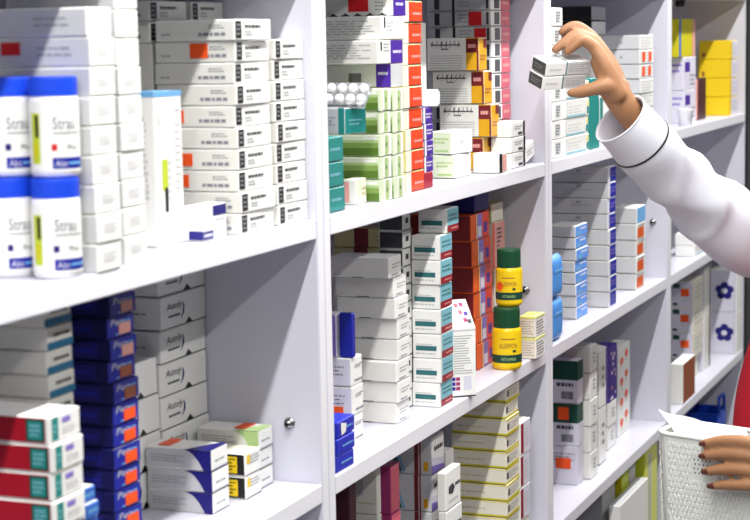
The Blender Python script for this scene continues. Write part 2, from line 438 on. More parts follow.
for j, (cc, nm) in enumerate(((c1[0], 'left'), (c2[0], 'right'))):
    w_, d_, h_ = dims(cc); cx, cy = cc.location.x, cc.location.y + .111
    o = Carton(w_ * .97, d_, hb - .0004, 'offw').build('stock_carton'); o.location = (cx, cy, zb + .0004)
    tag(o, 'plain carton behind the %s column of black barred boxes' % nm, 'carton')
    for i in range(2):
        b = link(bpy.data.objects.new('medicine_box', cc.data)); b.location = (cx + random.uniform(-.001, .001), cy, zb + hb + .0005 + i * (h_ + .0005)); b.rotation_euler = (0, 0, random.uniform(-.01, .01))
        tag(b, 'shaded white box with black end bar, %s of the %s pile at the back' % (['lower', 'upper'][i], nm), 'box', 'black barred boxes at the back of the shelf')
def st_smallnavy(w, d, h):
    c = Carton(w, d, h, 'white'); c.rect('L', 0.3, .04, 1, .3, 'navy'); c.rect('F', 0, .04, .42, .28, 'navy'); c.lines('F', .04, .1, .38, .22, 1, 'lilac', .7)
    c.rect('F', .42, .68, .98, .98, 'navy'); c.lines('F', .5, .5, .9, .62, 1, 'lgrey', .5); c.lines('L', .2, .6, .8, .85, 2, 'lgrey', .4); return c
stack('A', st_smallnavy, 'small white box with navy corner labels in front of the black barred boxes', None, 203, 226.5, 1, yb=242.5, ytop=206, xs=183, jit=0)

# pill bottles
capm = mat('blue_bottle_cap', (28, 72, 214), rough=.35, noise=.03); hdpe = mat('white_bottle_plastic', (238, 238, 240), rough=.3, noise=.01)
def bottle(loc, turn, dot, label, r=.0238, h=.098):
    o = MB().lathe([(0, 0), (r * .9, 0), (r, .003), (r, h * .76), (r * .97, h * .8), (r * .82, h * .815), (r * .82, h * .84), (0, h * .84)], hdpe, 48).build('pill_bottle')
    o.location = loc; o.rotation_euler = (0, 0, turn); tag(o, label, 'bottle', 'white pill bottles with blue caps')
    prof = []; cz = h * .805
    m = MB(); seg = 96; vs = []; fs = []
    for i, (rr, z) in enumerate(((r * .985, 0), (r * .985, .001), (r * .985, h * .17), (r * .96, h * .193), (0, h * .195))):
        for k in range(seg):
            q = rr * (1 - (.012 if (k % 2 and 0 < i < 3) else 0)); a = 2 * math.pi * k / seg
            vs.append((q * math.cos(a), q * math.sin(a), cz + z))
    for i in range(4):
        for k in range(seg): fs.append((i * seg + k, i * seg + (k + 1) % seg, (i + 1) * seg + (k + 1) % seg, (i + 1) * seg + k))
    m.mesh(vs, fs, capm, False); m.build('cap', o)['label'] = 'ribbed blue screw cap'
    lb = MB(); R = r + .0004
    def wrap(a0, a1, z0, z1, c, off=0.0):
        n = max(2, int((a1 - a0) / .12)); 
        for k in range(n):
            b0 = a0 + (a1 - a0) * k / n; b1 = a0 + (a1 - a0) * (k + 1) / n; q = R + off
            lb.poly([(q * math.cos(b0), q * math.sin(b0), z0), (q * math.cos(b1), q * math.sin(b1), z0), (q * math.cos(b1), q * math.sin(b1), z1), (q * math.cos(b0), q * math.sin(b0), z1)], P(c), True)
    def word(s, a0, a1, z0, z1, c, sh=0):
        vs, fs = glyphs(s, sh)
        lb.mesh([((R + .0006) * math.cos(a0 + x * (a1 - a0)), (R + .0006) * math.sin(a0 + x * (a1 - a0)), z0 + y * (z1 - z0)) for x, y in vs], fs, P(c))
    wrap(-math.pi, math.pi, h * .06, h * .74, 'white')
    wrap(-.95, -.50, h * .14, h * .64, 'lime', .0003); wrap(-.72, -.55, h * .40, h * .62, 'black', .0006); wrap(-.88, -.62, h * .2, h * .36, 'ylw2', .0005)
    word('Strau', .05, 1.0, h * .48, h * .6, 'inkl'); wrap(.05, 1.3, h * .435, h * .447, 'inkl', .0003)
    wrap(-.02, .2, h * .27, h * .335, dot, .0003); word('Plus', .62, 1.1, h * .28, h * .325, 'dgrey')
    wrap(.0, 1.5, h * .09, h * .2, 'blue', .0003); word('Abt', .1, .6, h * .11, h * .175, 'lilac'); wrap(.65, 1.4, h * .13, h * .155, 'sky', .0006)
    lb.build('label_wrap', o); return o
hb_ = .0975
for px, nm in ((60, 'right'), (9, 'left')):
    p = slide((1.45, .0265, SHELF['A']), 0, 58.5) + (Vector((0, 0, 0)) if px > 30 else Vector((-.002, .0515, 0)))
    ang = math.atan2(-p.y - D, -p.x) - .12     # label turned towards the aisle
    for lv in (0, 1):
        bottle((p.x + (.005 if lv else 0), p.y + .001 * lv, SHELF['A'] + .0004 + lv * (hb_ + .0006)), ang, 'red' if (px > 30 and lv) else 'navy',
               'white pill bottle with blue cap, %s of the %s pile at far left' % ('upper' if lv else 'lower', nm), h=hb_)
# dim cartons seen above the first column, at the back
stack('A', plain('khaki'), 'dim khaki carton at the back above the white columns, {p} one', 'dim cartons at the upper left back', 72, 100, 2, e=.15, ytop=6, base=6, depth=.12)

# ------------------------------------------------------------------ lower left compartment
stack('B', st_tealband, 'white box with teal band on end, {p}, behind the red boxes', 'white boxes with teal bands',
      49, 75, 5, e=.05, ytop=303, pitch=24, depth=.16, shift={i: -(5 - i) * .3 for i in range(6)})
stack('B', st_red, 'red box with white and green end, {p} at lower left', 'red boxes at lower left', 50.5, 82, 4, e=.0, ytop=417, pitch=30, depth=.125, jit=.8)
stack('B', st_lowblue, 'small light blue box with white lid, {p} beside red boxes', 'small light blue boxes', 84, 97.5, 3, e=.022, ytop=489.5, pitch=15, depth=.025)
stack('B', st_navy, 'dark blue box, {p} of the tall stack between teal banded and white boxes', 'dark blue boxes in a tall stack', 112.5, 138, 11, e=.05, ytop=296, pitch=21.3, depth=.075,
      jit=.8, shift={i: -(11 - i) * .12 for i in range(11)},
      stickers={i: [('F', .42, .1, .86, .62, 'salmon' if i < 3 else 'orange' if i > 4 else 'brown')] for i in range(11)})
stack('B', st_auto, 'big white box with swoosh print, {p} in the tall column', 'white boxes with swoosh print, right column', 161.5, 207, 7, e=.162, ytop=264, depth=.12, jit=.7)
stack('B', st_auto, 'big white box, {p}, half hidden by the dark blue stack', 'white boxes with swoosh print, left column', 116, 159.5, 4, e=.162, ytop=372, depth=.10, jit=.5)
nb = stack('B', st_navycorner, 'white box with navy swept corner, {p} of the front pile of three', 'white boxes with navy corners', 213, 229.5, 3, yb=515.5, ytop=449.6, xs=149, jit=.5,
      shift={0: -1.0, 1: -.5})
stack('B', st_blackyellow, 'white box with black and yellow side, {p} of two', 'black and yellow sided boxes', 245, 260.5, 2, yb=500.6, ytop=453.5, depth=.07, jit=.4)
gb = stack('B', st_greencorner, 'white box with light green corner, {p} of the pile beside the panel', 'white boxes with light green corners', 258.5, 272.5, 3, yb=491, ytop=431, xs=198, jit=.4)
for o, v in ((nb[0], .72), (gb[0], .3)):
    w_, d_, h_ = dims(o)
    s = MB().box((-w_ * .32, -d_ / 2 + d_ * v - .004, h_ + .0002), (w_ * .42, -d_ / 2 + d_ * v + .012, h_ + .0011), P('orange'), 0).build('price_sticker', o)
# ------------------------------------------------------------------ upper middle compartment
def st_tealfront(w, d, h):
    c = Carton(w, d, h, 'teal'); c.lines('F', .2, .35, .8, .65, 1, 'aqua', .4, 3); c.rect('F', 0, .02, 1, .06, 'dteal'); return c
tl = stack('A', st_tealfront, 'teal box, {p} of the pile at the left edge of the middle unit', 'teal boxes at the left of the middle unit', 328, 344.5, 3, e=.012, ytop=137.5, depth=.05, jit=.5)
w_, d_, h_ = dims(tl[0]); zt = tl[0].location.z + h_ + .0006
def st_tealend(w, d, h):
    c = Carton(w, d, h, 'lgrey', F='teal'); c.lines('F', .2, .3, .8, .6, 2, 'aqua', .4); c.lines('L', .2, .3, .7, .7, 3, 'grey', .4); c.rect('L', .8, .0, 1, 1, 'teal'); return c
o = st_tealend(.05, .05, .036).build('medicine_box'); o.location = slide((tl[0].location.x, .034, zt), 0, 341); o.rotation_euler = (0, 0, math.radians(-14))
tag(o, 'grey box with teal end lying askew on the teal pile', 'box'); zt2 = o.location.z + .0366
foil = mat('blister_foil', (176, 178, 182), rough=.35, noise=.06, metal=.6); pill = mat('white_pill', (240, 240, 238), rough=.3, noise=.01)
for q in range(2):
    b = empty('blister_pack', (o.location.x - .004 - .003 * q, o.location.y - .004, zt2 + .0135 + .004 * q)); b.rotation_euler = (Matrix.Rotation(math.radians(-48 - 6 * q), 4, 'Y') @ Matrix.Rotation(math.radians(84 + 5 * q), 4, 'Z')).to_euler()
    tag(b, 'silver blister strip of white pills on the teal box, %s of two' % ('upper' if q else 'lower'), 'pills', 'silver blister strips')
    MB().box((-.04, -.018, 0), (.04, .018, .0008), foil, .0003).build('foil_sheet', b)
    for i in range(5):
        for j in range(2):
            a = MB(); x, y = -.032 + i * .016, -.0085 + j * .017
            a.lathe([(.0066, .0008), (.0064, .003), (.005, .0052), (.0025, .0062), (0, .0064)], pill, 16, (x, y, 0)); a.build('pill', b)
def st_cream(w, d, h):
    c = Carton(w, d, h, 'cream', L='offw'); c.rect('L', .1, .1, .5, .9, 'salmon'); c.rect('F', .25, 0, .5, 1, 'pgreen'); c.lines('F', .55, .3, .95, .7, 2, 'khaki', .5); return c
stack('A', st_cream, 'small cream box standing in front of the green boxes', None, 356, 366.5, 1, yb=205.5, ytop=179, xs=343, jit=0)
def st_green(w, d, h):
    c = Carton(w, d, h, 'pgreen', F='white')
    for k, col in enumerate(('green', 'green', 'green', 'mgreen', 'mgreen', 'lgreen', 'pgreen')): c.rect('L', .02, .03 + k * .12, .98, .03 + (k + 1) * .12, col)
    c.rect('L', .75, .8, .95, .9, 'white'); c.rect('F', .0, 0, .28, 1, 'pgreen'); c.rect('F', .42, .05, .66, .95, 'lgreen'); c.rect('F', .5, .4, .58, .6, 'dgreen'); c.rect('F', .7, .1, .74, .9, 'khaki'); return c
gr = stack('A', st_green, 'white and green banded box, {p} of the near column', 'green banded boxes, near column', 379.5, 391.5, 5, yb=202.5, ytop=88.5, depth=.10, jit=.5)
stack('A', st_green, 'white and green banded box, {p} of the column touching the orange boxes', 'green banded boxes, far column', 393, 403.5, 5, yb=199.5, ytop=88.5, depth=.06, jit=.5)
def st_purple(kind):
    def f(w, d, h):
        c = Carton(w, d, h, 'white', L='offw')
        if kind == 'bar':
            c.rect('F', .0, 0, 1, 1, 'lgrey'); c.rect('L', .80, .0, 1, 1, 'purple'); c.lines('L', .83, .5, .96, .7, 1, 'lilac', .6); c.barcode('L', .42, .22, .6, .62)
        elif kind == 'half':
            c.rect('F', .5, 0, 1, 1, 'purple'); c.lines('F', .6, .4, .95, .6, 1, 'lilac', .6); c.rect('F', .1, .55, .16, .95, 'black'); c.lines('F', .22, .5, .45, .9, 3, 'grey'); c.lines('L', .1, .2, .9, .85, 6, 'grey', .3, 4)
        elif kind == 'plain':
            c.rect('F', .1, .5, .16, .98, 'black'); c.lines('F', .22, .35, .5, .8, 3, 'lgrey'); c.lines('L', .1, .2, .9, .85, 6, 'grey', .3, 9)
        else:
            c.rect('F', 0, 0, 1, 1, 'purple'); c.lines('F', .2, .4, .8, .6, 1, 'lilac', .6); c.rect('L', .38, .2, .66, .95, 'red'); c.lines('L', .75, .2, .9, .8, 4, 'grey', .4)
            for k in range(5): c.shape('L', [(.1 + k * .17, 0), (.24 + k * .17, 0), (.17 + k * .17, .14)], 'ink')
        return c
    return f
zg = gr[0].location.z + dims(gr[0])[2] + .0008; hp = .0338
for k, (kind, xl, xr, lab) in enumerate((('bar', 391, 403, 'white box with barcode side and purple band, directly on the green boxes'),
                                       ('half', 378, 403, 'white box with half purple end, second above the green boxes'),
                                       ('plain', 382, 404.5, 'white box with printed side and plain white end, third above the green boxes'),
                                       ('top', 393, 405, 'purple ended box with red sticker, top of the pile on green boxes'))):
    stack('A', st_purple(kind), lab, None, xl, xr, 1, e=.012, h=hp, depth=.112, jit=.6, z0=zg + k * hp)
def st_orange(w, d, h):
    c = Carton(w, d, h, 'paley', F='ored', L='paley'); c.rect('F', 0, 0, .3, 1, 'cream'); c.lines('F', .5, .3, .95, .5, 1, 'salmon', .6, 3); c.lines('F', .55, .58, .9, .75, 1, 'orange', .6, 4)
    c.rect('F', .3, 0, 1, .05, 'maroon'); return c
stack('A', st_orange, 'orange red box with cream edge, {p} beside the green boxes', 'orange red boxes in a tall stack', 404, 423, 9, e=.02, ytop=0, depth=.055, jit=.6,
      shift={0: 0, 1: 0, 2: -.8, 3: -.4, 4: -1, 5: -.6})
stack('A', plain('white'), 'tall white carton behind the orange red stack', None, 421, 427, 1, e=.07, ytop=22, depth=.05, jit=0)
cr = stack('A', plain('crimson'), 'small crimson box at the foot of the purple pile', None, 424, 433, 1, e=.02, ytop=172.5, depth=.035, jit=0)
def st_violetbox(w, d, h):
    c = Carton(w, d, h, 'purple', L='white'); c.rect('F', 0, 0, .2, 1, 'white'); c.lines('F', .3, .3, .9, .7, 2, 'lilac', .5); return c
z_ = cr[0].location.z + dims(cr[0])[2] + .0006
pv = stack('A', st_violetbox, 'small purple box, {p} of the narrow pile on the crimson box', 'small purple boxes', 424.5, 433.5, 4, e=.02, h=.0245, depth=.034, jit=.4, z0=z_)
o = Carton(.05, .032, .026, 'white').build('medicine_box'); o.data.update(); o.location = pv[0].location + Vector((.012, .0, .0248)); o.rotation_euler = (0, 0, math.radians(-30))
tag(o, 'white box with open flap sitting crosswise on the purple pile', 'box')
MB().box((-.001, -.016, 0), (.0004, .016, .02), P('white'), .0002).build('open_flap', o).location = (.0262, 0, .003)
def st_palegreen(w, d, h):
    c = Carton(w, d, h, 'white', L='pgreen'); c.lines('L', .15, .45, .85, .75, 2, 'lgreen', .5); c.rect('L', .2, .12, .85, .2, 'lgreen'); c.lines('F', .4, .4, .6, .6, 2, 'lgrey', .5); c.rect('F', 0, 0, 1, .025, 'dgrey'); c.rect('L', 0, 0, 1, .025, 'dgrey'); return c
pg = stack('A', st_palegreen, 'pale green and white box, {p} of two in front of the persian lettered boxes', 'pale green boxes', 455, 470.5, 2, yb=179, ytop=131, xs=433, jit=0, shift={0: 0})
pg[0].rotation_euler = (0, 0, math.radians(-7))
def st_darkend(w, d, h):
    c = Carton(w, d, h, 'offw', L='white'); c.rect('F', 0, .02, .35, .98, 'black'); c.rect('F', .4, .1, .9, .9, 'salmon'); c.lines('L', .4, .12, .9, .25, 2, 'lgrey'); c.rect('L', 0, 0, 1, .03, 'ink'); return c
stack('A', st_darkend, 'white box with dark end, low in front of the yellow ended boxes', None, 499.5, 507, 1, e=.001, ytop=153, depth=.047, jit=0)
def st_persian(w, d, h):
    c = Carton(w, d, h, 'offw', F='gold')
    r = random.Random(5); u = .08
    while u < .62:                                        # joined cursive letters, dots above and below
        l = r.uniform(.05, .1); c.shape('L', [(u, .78), (u + l, .76), (u + l, .8), (u, .82)], 'ink')
        c.shape('L', [(u + l * .3, .8), (u + l * .45, .8), (u + l * .6, .92), (u + l * .5, .92)], 'ink')
        c.rect('L', u + l * .2, r.choice((.7, .88)), u + l * .35, r.choice((.73, .91)), 'ink'); u += l * 1.02
    c.lines('L', .28, .64, .42, .69, 1, 'ink', .8)
    for k in range(6): c.rect('L', .06, .08 + k * .075, .68, .095 + k * .075, 'grey')
    c.rect('L', .76, 0, 1, 1, 'gold'); c.rect('L', .76, .55, .99, .97, 'maroon'); c.lines('L', .8, .68, .95, .82, 1, 'salmon', .8, 3); c.rect('L', .965, 0, 1, .6, 'maroon')
    c.rect('F', .55, .7, .95, .96, 'maroon'); c.lines('F', .15, .3, .8, .5, 2, 'brown', .4, 4); c.rect('F', 0, 0, 1, .03, 'brown'); c.rect('L', 0, 0, 1, .02, 'dgrey'); return c
stack('A', st_persian, 'white box with cursive lettering and yellow end, {p} of four', 'white boxes with yellow and red ends', 482.5, 490.5, 4, e=.052, ytop=37, depth=.094, jit=.4, shift={0: -3}, pull={1: -.003, 2: -.016, 3: -.001})
def st_pinkend(w, d, h):
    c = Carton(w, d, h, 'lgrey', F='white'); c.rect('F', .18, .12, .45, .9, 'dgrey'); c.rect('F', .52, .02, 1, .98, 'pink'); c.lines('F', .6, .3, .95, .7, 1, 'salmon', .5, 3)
    c.rect('L', .40, 0, .44, 1, 'black'); c.rect('L', .12, .1, .2, .9, 'ink'); c.lines('L', .5, .2, .7, .85, 3, 'grey', .4); c.rect('L', .93, .1, .97, .9, 'ink'); return c  # black side band paints the dark gap between front and back boxes
stack('A', st_pinkend, 'thin box with black and pink end, {p} of the tall stack', 'thin pink ended boxes in a tall stack', 491.5, 510, 11, e=.055, ytop=-6, depth=.118, jit=.6,
      stickers={1: [('L', .66, .05, .86, .95, 'red')], 2: [('L', .74, .1, .92, .9, 'red')]})
def st_blackedge(w, d, h):
    c = Carton(w, d, h, 'white'); c.rect('F', .86, 0, 1, 1, 'black'); c.lines('F', .25, .45, .8, .75, 2, 'grey', .5); c.rect('F', .5, .12, .8, .3, 'ink'); c.rect('F', .0, .0, .86, .04, 'inkl'); return c
stack('A', st_blackedge, 'small white box with black edge, {p} of three beside the pink ended stack', 'small white boxes with black edges', 511, 525, 3, e=.012, ytop=122, depth=.037, jit=.5)
o = Carton(.05, .02, .028, 'white').lines('F', .2, .3, .8, .7, 2, 'grey', .4).build('medicine_box'); p = slide((2.9, .012, SHELF['A']), 0, 535); o.location = (p.x, .03, SHELF['A'] + .0085); o.rotation_euler = (0, math.radians(-16), math.radians(-4))
tag(o, 'tilted little white box leaning beside the black edged boxes', 'box')

# ------------------------------------------------------------------ middle compartment
def st_white2(w, d, h):
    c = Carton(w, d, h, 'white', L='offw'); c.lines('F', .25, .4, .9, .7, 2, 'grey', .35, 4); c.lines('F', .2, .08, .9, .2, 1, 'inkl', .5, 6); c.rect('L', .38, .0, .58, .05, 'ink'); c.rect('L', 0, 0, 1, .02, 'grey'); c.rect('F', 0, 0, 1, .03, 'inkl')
    c.lines('L', .06, .1, .2, .2, 1, 'lgrey', .5); return c
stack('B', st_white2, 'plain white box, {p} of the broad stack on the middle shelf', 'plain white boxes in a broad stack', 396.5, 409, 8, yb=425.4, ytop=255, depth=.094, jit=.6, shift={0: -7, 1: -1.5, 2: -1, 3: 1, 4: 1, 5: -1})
def st_maroonband(w, d, h):
    c = Carton(w, d, h, 'khaki'); c.rect('L', .3, 0, .5, 1, 'maroon'); c.lines('L', .6, .3, .9, .7, 2, 'grey', .3); return c  # khaki base puts the shade behind the stack into white card
stack('B', st_maroonband, 'dim box with maroon band, {p} of the pile behind the plain white stack', 'dim maroon banded boxes', 403, 412, 2, e=.135, ytop=229, base=6, depth=.125)
def st_dots(w, d, h):
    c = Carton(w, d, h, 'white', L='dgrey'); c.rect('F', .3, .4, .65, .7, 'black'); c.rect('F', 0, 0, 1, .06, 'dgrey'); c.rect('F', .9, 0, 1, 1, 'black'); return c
stack('B', st_dots, 'narrow white box with black dot, {p} beside teal striped boxes', 'narrow white boxes with black dots', 404, 412, 11, yb=411, ytop=213, depth=.04, jit=.3)
def st_tealstripe(w, d, h):
    c = Carton(w, d, h, 'white'); c.rect('L', .12, .32, .85, .52, 'dteal'); c.lines('L', .12, .15, .8, .25, 1, 'lgrey', .6); c.rect('L', .12, .56, .7, .6, 'lgrey')
    c.rect('F', .02, .3, .98, .99, 'aqua'); c.lines('F', .2, .45, .9, .8, 2, 'dteal', .5, 3); c.rect('F', .02, .02, .98, .3, 'wine'); c.lines('F', .4, .1, .9, .2, 1, 'salmon', .5); c.rect('F', 0, 0, .06, 1, 'offw'); return c
stack('B', st_tealstripe, 'white box with teal stripe and maroon edged end, {p} of eight', 'teal striped boxes in a stack', 439.8, 452, 8, yb=408.7, ytop=211, depth=.047, jit=.5, shift={0: 7.5, 1: .5, 2: 0, 3: .5})
# slant-topped carton
p = hit(466, 396, 2, SHELF['B']); cw, cd, ch = .052, .03, .112
sl = MB(); tp = .042
V = [(-cw/2, -cd/2, 0), (cw/2, -cd/2, 0), (cw/2, cd/2, 0), (-cw/2, cd/2, 0), (-cw/2, -cd/2, ch), (cw/2, -cd/2, ch), (cw/2 - .006, cd/2, ch + tp), (-cw/2 - .006, cd/2, ch + tp)]
sl.mesh(V, [(0, 1, 5, 4), (1, 2, 6, 5), (2, 3, 7, 6), (3, 0, 4, 7), (4, 5, 6, 7), (3, 2, 1, 0)], P('white'))
def onf(u0, v0, u1, v1, c): sl.poly([(-cw/2 + u * cw, -cd/2 - .0003, v * ch) for u, v in ((u0, v0), (u1, v0), (u1, v1), (u0, v1))], P(c))
def ont(u0, v0, u1, v1, c):
    sl.poly([(-cw/2 + u * cw - .006 * v, -cd/2 + v * cd - .0002, ch + tp * v + .0003) for u, v in ((u0, v0), (u1, v0), (u1, v1), (u0, v1))], P(c))
rr = random.Random(2)
for k in range(16): onf(.3, .34 + k * .036, .3 + rr.uniform(.3, .6), .35 + k * .036, 'grey')
for k in range(3):
    for q, col in ((0, 'purple'), (1, 'magenta')): onf(.2 + q * .15, .1 + k * .07, .33 + q * .15, .15 + k * .07, col)
onf(0, 0, 1, .02, 'ink'); onf(0, .955, 1, .975, 'lgrey'); onf(.6, .1, .85, .3, 'lilac')
for q, v, col in ((.12, .68, 'maroon'), (.55, .72, 'pink'), (.72, .74, 'magenta'), (.62, .48, 'pink'), (.78, .42, 'purple'), (.7, .2, 'magenta'), (.82, .15, 'ink')): ont(q, v, q + .12, v + .14, col)
o = sl.build('slant_top_carton'); o.location = (p.x, p.y + .014, SHELF['B'] + .0004); o.rotation_euler = (0, 0, math.radians(-52)); tag(o, 'upright white carton with slanted top and pink dots, before the orange boxes', 'box')

def st_bigorange(w, d, h):
    c = Carton(w, d, h, 'dorange', L='maroon'); c.rect('F', .34, .02, .62, .98, 'violet'); c.rect('F', .38, .1, .58, .5, 'lilac'); c.rect('F', .62, .0, 1, 1, 'ored'); c.rect('F', .7, .2, .9, .6, 'purple'); c.rect('F', 0, 0, 1, .03, 'maroon'); c.rect('F', .3, .0, .34, 1, 'paley'); return c
bo = stack('B', st_bigorange, 'large orange and purple box with maroon side, {p} behind the bottles', 'large orange and purple boxes', 476, 494, 6, e=.058, ytop=214, depth=.11, jit=.5, shift={i: -(5 - i) * .9 for i in range(6)})
zo = bo[0].location.z + dims(bo[0])[2] + .0006
stack('B', plain('navy', F='navy'), 'navy box on top of the orange stack under the shelf', None, 474.5, 489, 1, e=bo[0].location.y - .05, h=.038, depth=.09, z0=zo, jit=0)
def st_salmon(w, d, h):
    c = Carton(w, d, h, 'cream', F='salmon'); r = random.Random(4)
    for k in range(9): c.rect('F', .35, .1 + k * .09, .35 + r.uniform(.15, .4), .14 + k * .09, 'dgrey')
    c.rect('F', 0, 0, .15, 1, 'ored'); return c
sm = stack('B', st_salmon, 'tall salmon box with dark print behind the upper bottle', None, 492.5, 505, 1, e=.068, ytop=215, h=.085, depth=.08, z0=SHELF['B'] + .16, jit=0)
ob = Carton(.05, .08, .159, 'offw').build('stock_carton'); ob.location = (sm[0].location.x, sm[0].location.y, SHELF['B'] + .0004); tag(ob, 'pale carton hidden behind the bottles carrying the salmon box', 'carton')
stack('B', plain('khaki', F='cream'), 'cream box on the salmon box, just under the shelf', None, 491.5, 503, 1, e=.068, h=.034, depth=.08, z0=SHELF['B'] + .2455, jit=0)
# yellow bottles with green caps
ybm = mat('yellow_bottle', (238, 190, 16), rough=.3, noise=.03); gcap = mat('green_bottle_cap', (16, 70, 42), rough=.4, noise=.05)
def ybottle(loc, turn, label, r, h, splash):
    o = MB().lathe([(0, 0), (r * .9, 0), (r, .004), (r, h * .6), (r * .97, h * .66), (r * .8, h * .69), (r * .8, h * .72), (0, h * .72)], ybm, 48).build('vitamin_bottle')
    o.location = loc; o.rotation_euler = (0, 0, turn); tag(o, label, 'bottle', 'yellow bottles with green caps')
    seg = 96; m = MB(); vs = []; fs = []
    for i, (rr, z) in enumerate(((r * .9, h * .68), (r * .9, h * .69), (r * .9, h * .97), (r * .85, h), (0, h))):
        for k in range(seg):
            q = rr * (1 - (.02 if (k % 2 and 0 < i < 3) else 0)); a = 2 * math.pi * k / seg; vs.append((q * math.cos(a), q * math.sin(a), z))
    for i in range(4):
        for k in range(seg): fs.append((i * seg + k, i * seg + (k + 1) % seg, (i + 1) * seg + (k + 1) % seg, (i + 1) * seg + k))
    m.mesh(vs, fs, gcap); m.build('cap', o)['label'] = 'ribbed dark green screw cap'
    lb = MB(); R = r + .0004
    def wrap(a0, a1, z0, z1, c, off=0.0):
        n = max(2, int((a1 - a0) / .12))
        for k in range(n):
            b0 = a0 + (a1 - a0) * k / n; b1 = a0 + (a1 - a0) * (k + 1) / n; q = R + off
            lb.poly([(q * math.cos(b0), q * math.sin(b0), z0), (q * math.cos(b1), q * math.sin(b1), z0), (q * math.cos(b1), q * math.sin(b1), z1), (q * math.cos(b0), q * math.sin(b0), z1)], P(c), True)
    def word(s, a0, a1, z0, z1, c):
        vs, fs = glyphs(s, 0)
        lb.mesh([((R + .0005) * math.cos(a0 + x * (a1 - a0)), (R + .0005) * math.sin(a0 + x * (a1 - a0)), z0 + y * (z1 - z0)) for x, y in vs], fs, P(c))
    wrap(-math.pi, math.pi, h * .05, h * .62, 'yellow'); wrap(-math.pi * .55, math.pi * .55, h * .12, h * .25, 'dgreen', .0003); word('VITAMIN', -.5, .5, h * .155, h * .205, 'lgreen')
    word('ALERMON', -.62, .62, h * .36, h * .44, 'brown'); wrap(-.5, .5, h * .5, h * .515, 'brown', .0003); wrap(.3, .55, h * .29, h * .33, 'dgreen', .0003)
    if splash:
        a0 = -.72; pts = []
        for k in range(16):
            q = (.34 if k % 2 else .2); a = 2 * math.pi * k / 16; pts.append((a0 + q * math.cos(a) * 1.2, h * .36 + q * math.sin(a) * .03))
        lb.poly([((R + .0008) * math.cos(a), (R + .0008) * math.sin(a), z) for a, z in pts], P('orange'))
    lb.build('label_wrap', o); return o
p = hit(507, 368, 2, SHELF['B']); ang = math.atan2(-p.y - D, -p.x)
ybottle((p.x, p.y, SHELF['B'] + .0002), ang + .1, 'yellow bottle with green cap standing on the shelf, lower of two', .0255, .108, False)
p2 = p; ybottle((p.x + .019, p.y + .001, SHELF['B'] + .1087), ang - .05, 'yellow bottle with green cap and orange splash, balanced on the other bottle', .023, .099, True)
def st_textyellow(w, d, h):
    c = Carton(w, d, h, 'white', T='ylime', L='cream'); c.lines('L', .1, .12, .9, .82, 6, 'grey', .3, 4); c.lines('F', .1, .12, .9, .8, 5, 'dgrey', .35, 5); c.rect('L', 0, .9, 1, 1, 'ylime'); c.rect('F', 0, .9, 1, 1, 'ylime'); return c
stack('B', st_textyellow, 'small text covered box with lime yellow top, {p} of two by the side panel', 'lime topped text boxes', 535.5, 545, 2, yb=359.5, ytop=316.5, xs=519, jit=.3)
def st_whitetext(w, d, h):
    c = Carton(w, d, h, 'white', L='lilac'); c.lines('L', .2, .35, .8, .75, 3, 'inkl', .35); c.lines('F', .3, .6, .95, .75, 2, 'inkl', .5, 4); c.lines('F', .3, .1, .95, .25, 1, 'inkl', .5, 4); c.rect('L', 0, 0, 1, .025, 'inkl'); return c
wt = stack('B', st_whitetext, 'small lilac white box, {p} of three at the near left corner', 'small lilac white boxes', 352, 363, 3, yb=445.5, ytop=358, depth=.055, jit=.3, stickers={1: [('L', .25, .02, .75, .3, 'orange')]})
o = Carton(.03, .03, .062, 'lilac', L='violet', F='lilac').build('medicine_box'); o.location = wt[0].location + Vector((-.008, .008, dims(wt[0])[2] + .0006)); tag(o, 'small lavender box standing on the lilac white boxes', 'box')
o2 = Carton(.012, .02, .064, 'blue').build('medicine_box'); o2.location = o.location + Vector((-.006, -.028, 0)); tag(o2, 'slim dark blue box upright at the edge beside the lavender box', 'box')
def st_ultrablue(w, d, h):
    c = Carton(w, d, h, 'ublue'); c.lines('F', .3, .35, .9, .6, 1, 'sky', .5, 3); c.rect('L', .3, 0, .5, .95, 'white'); return c
ub = stack('B', st_ultrablue, 'small bright blue box, {p} of the little pile at the shelf front', 'small bright blue boxes', 336.5, 354, 3, e=.004, ytop=423, depth=.03, jit=.9, shift={0: 1.2, 2: -.6})
w_, d_, h_ = dims(ub[0])
sp = MB(); sp.poly([(-w_ * .30, -d_ / 2 - .0006, h_ * .1), (-w_ * .05, -d_ / 2 - .0006, h_ * .2), (-w_ * .0, -d_ / 2 - .0006, h_ * .7), (-w_ * .32, -d_ / 2 - .0006, h_ * .9)], P('white')); sp.build('white_patch', ub[0])

# ------------------------------------------------------------------ lower middle compartment
def st_diag(w, d, h):
    c = Carton(w, d, h, 'lgrey', F='white')
    c.shape('L', [(.1, .95), (.2, .95), (.42, .05), (.3, .05)], 'dteal'); c.shape('L', [(.22, .95), (.26, .95), (.48, .05), (.44, .05)], 'sky'); c.rect('L', .66, 0, .74, 1, 'maroon'); c.rect('L', .76, 0, .79, 1, 'wine'); c.rect('L', .84, .1, .93, .35, 'gold')
    c.shape('F', [(0, 0), (1, 0), (1, .3), (0, .45)], 'lilac'); c.shape('F', [(0, 0), (1, 0), (1, .12), (0, .25)], 'violet') ; c.lines('F', .2, .6, .9, .74, 1, 'ink', .8, 3); c.rect('F', 0, 0, 1, .02, 'ink'); return c
stack('C', st_diag, 'grey box with teal diagonal and maroon stripes, {p} under the shelf', 'grey diagonal striped boxes', 431.5, 444, 3, e=.03, ytop=438, pitch=37, depth=.085, jit=.5)
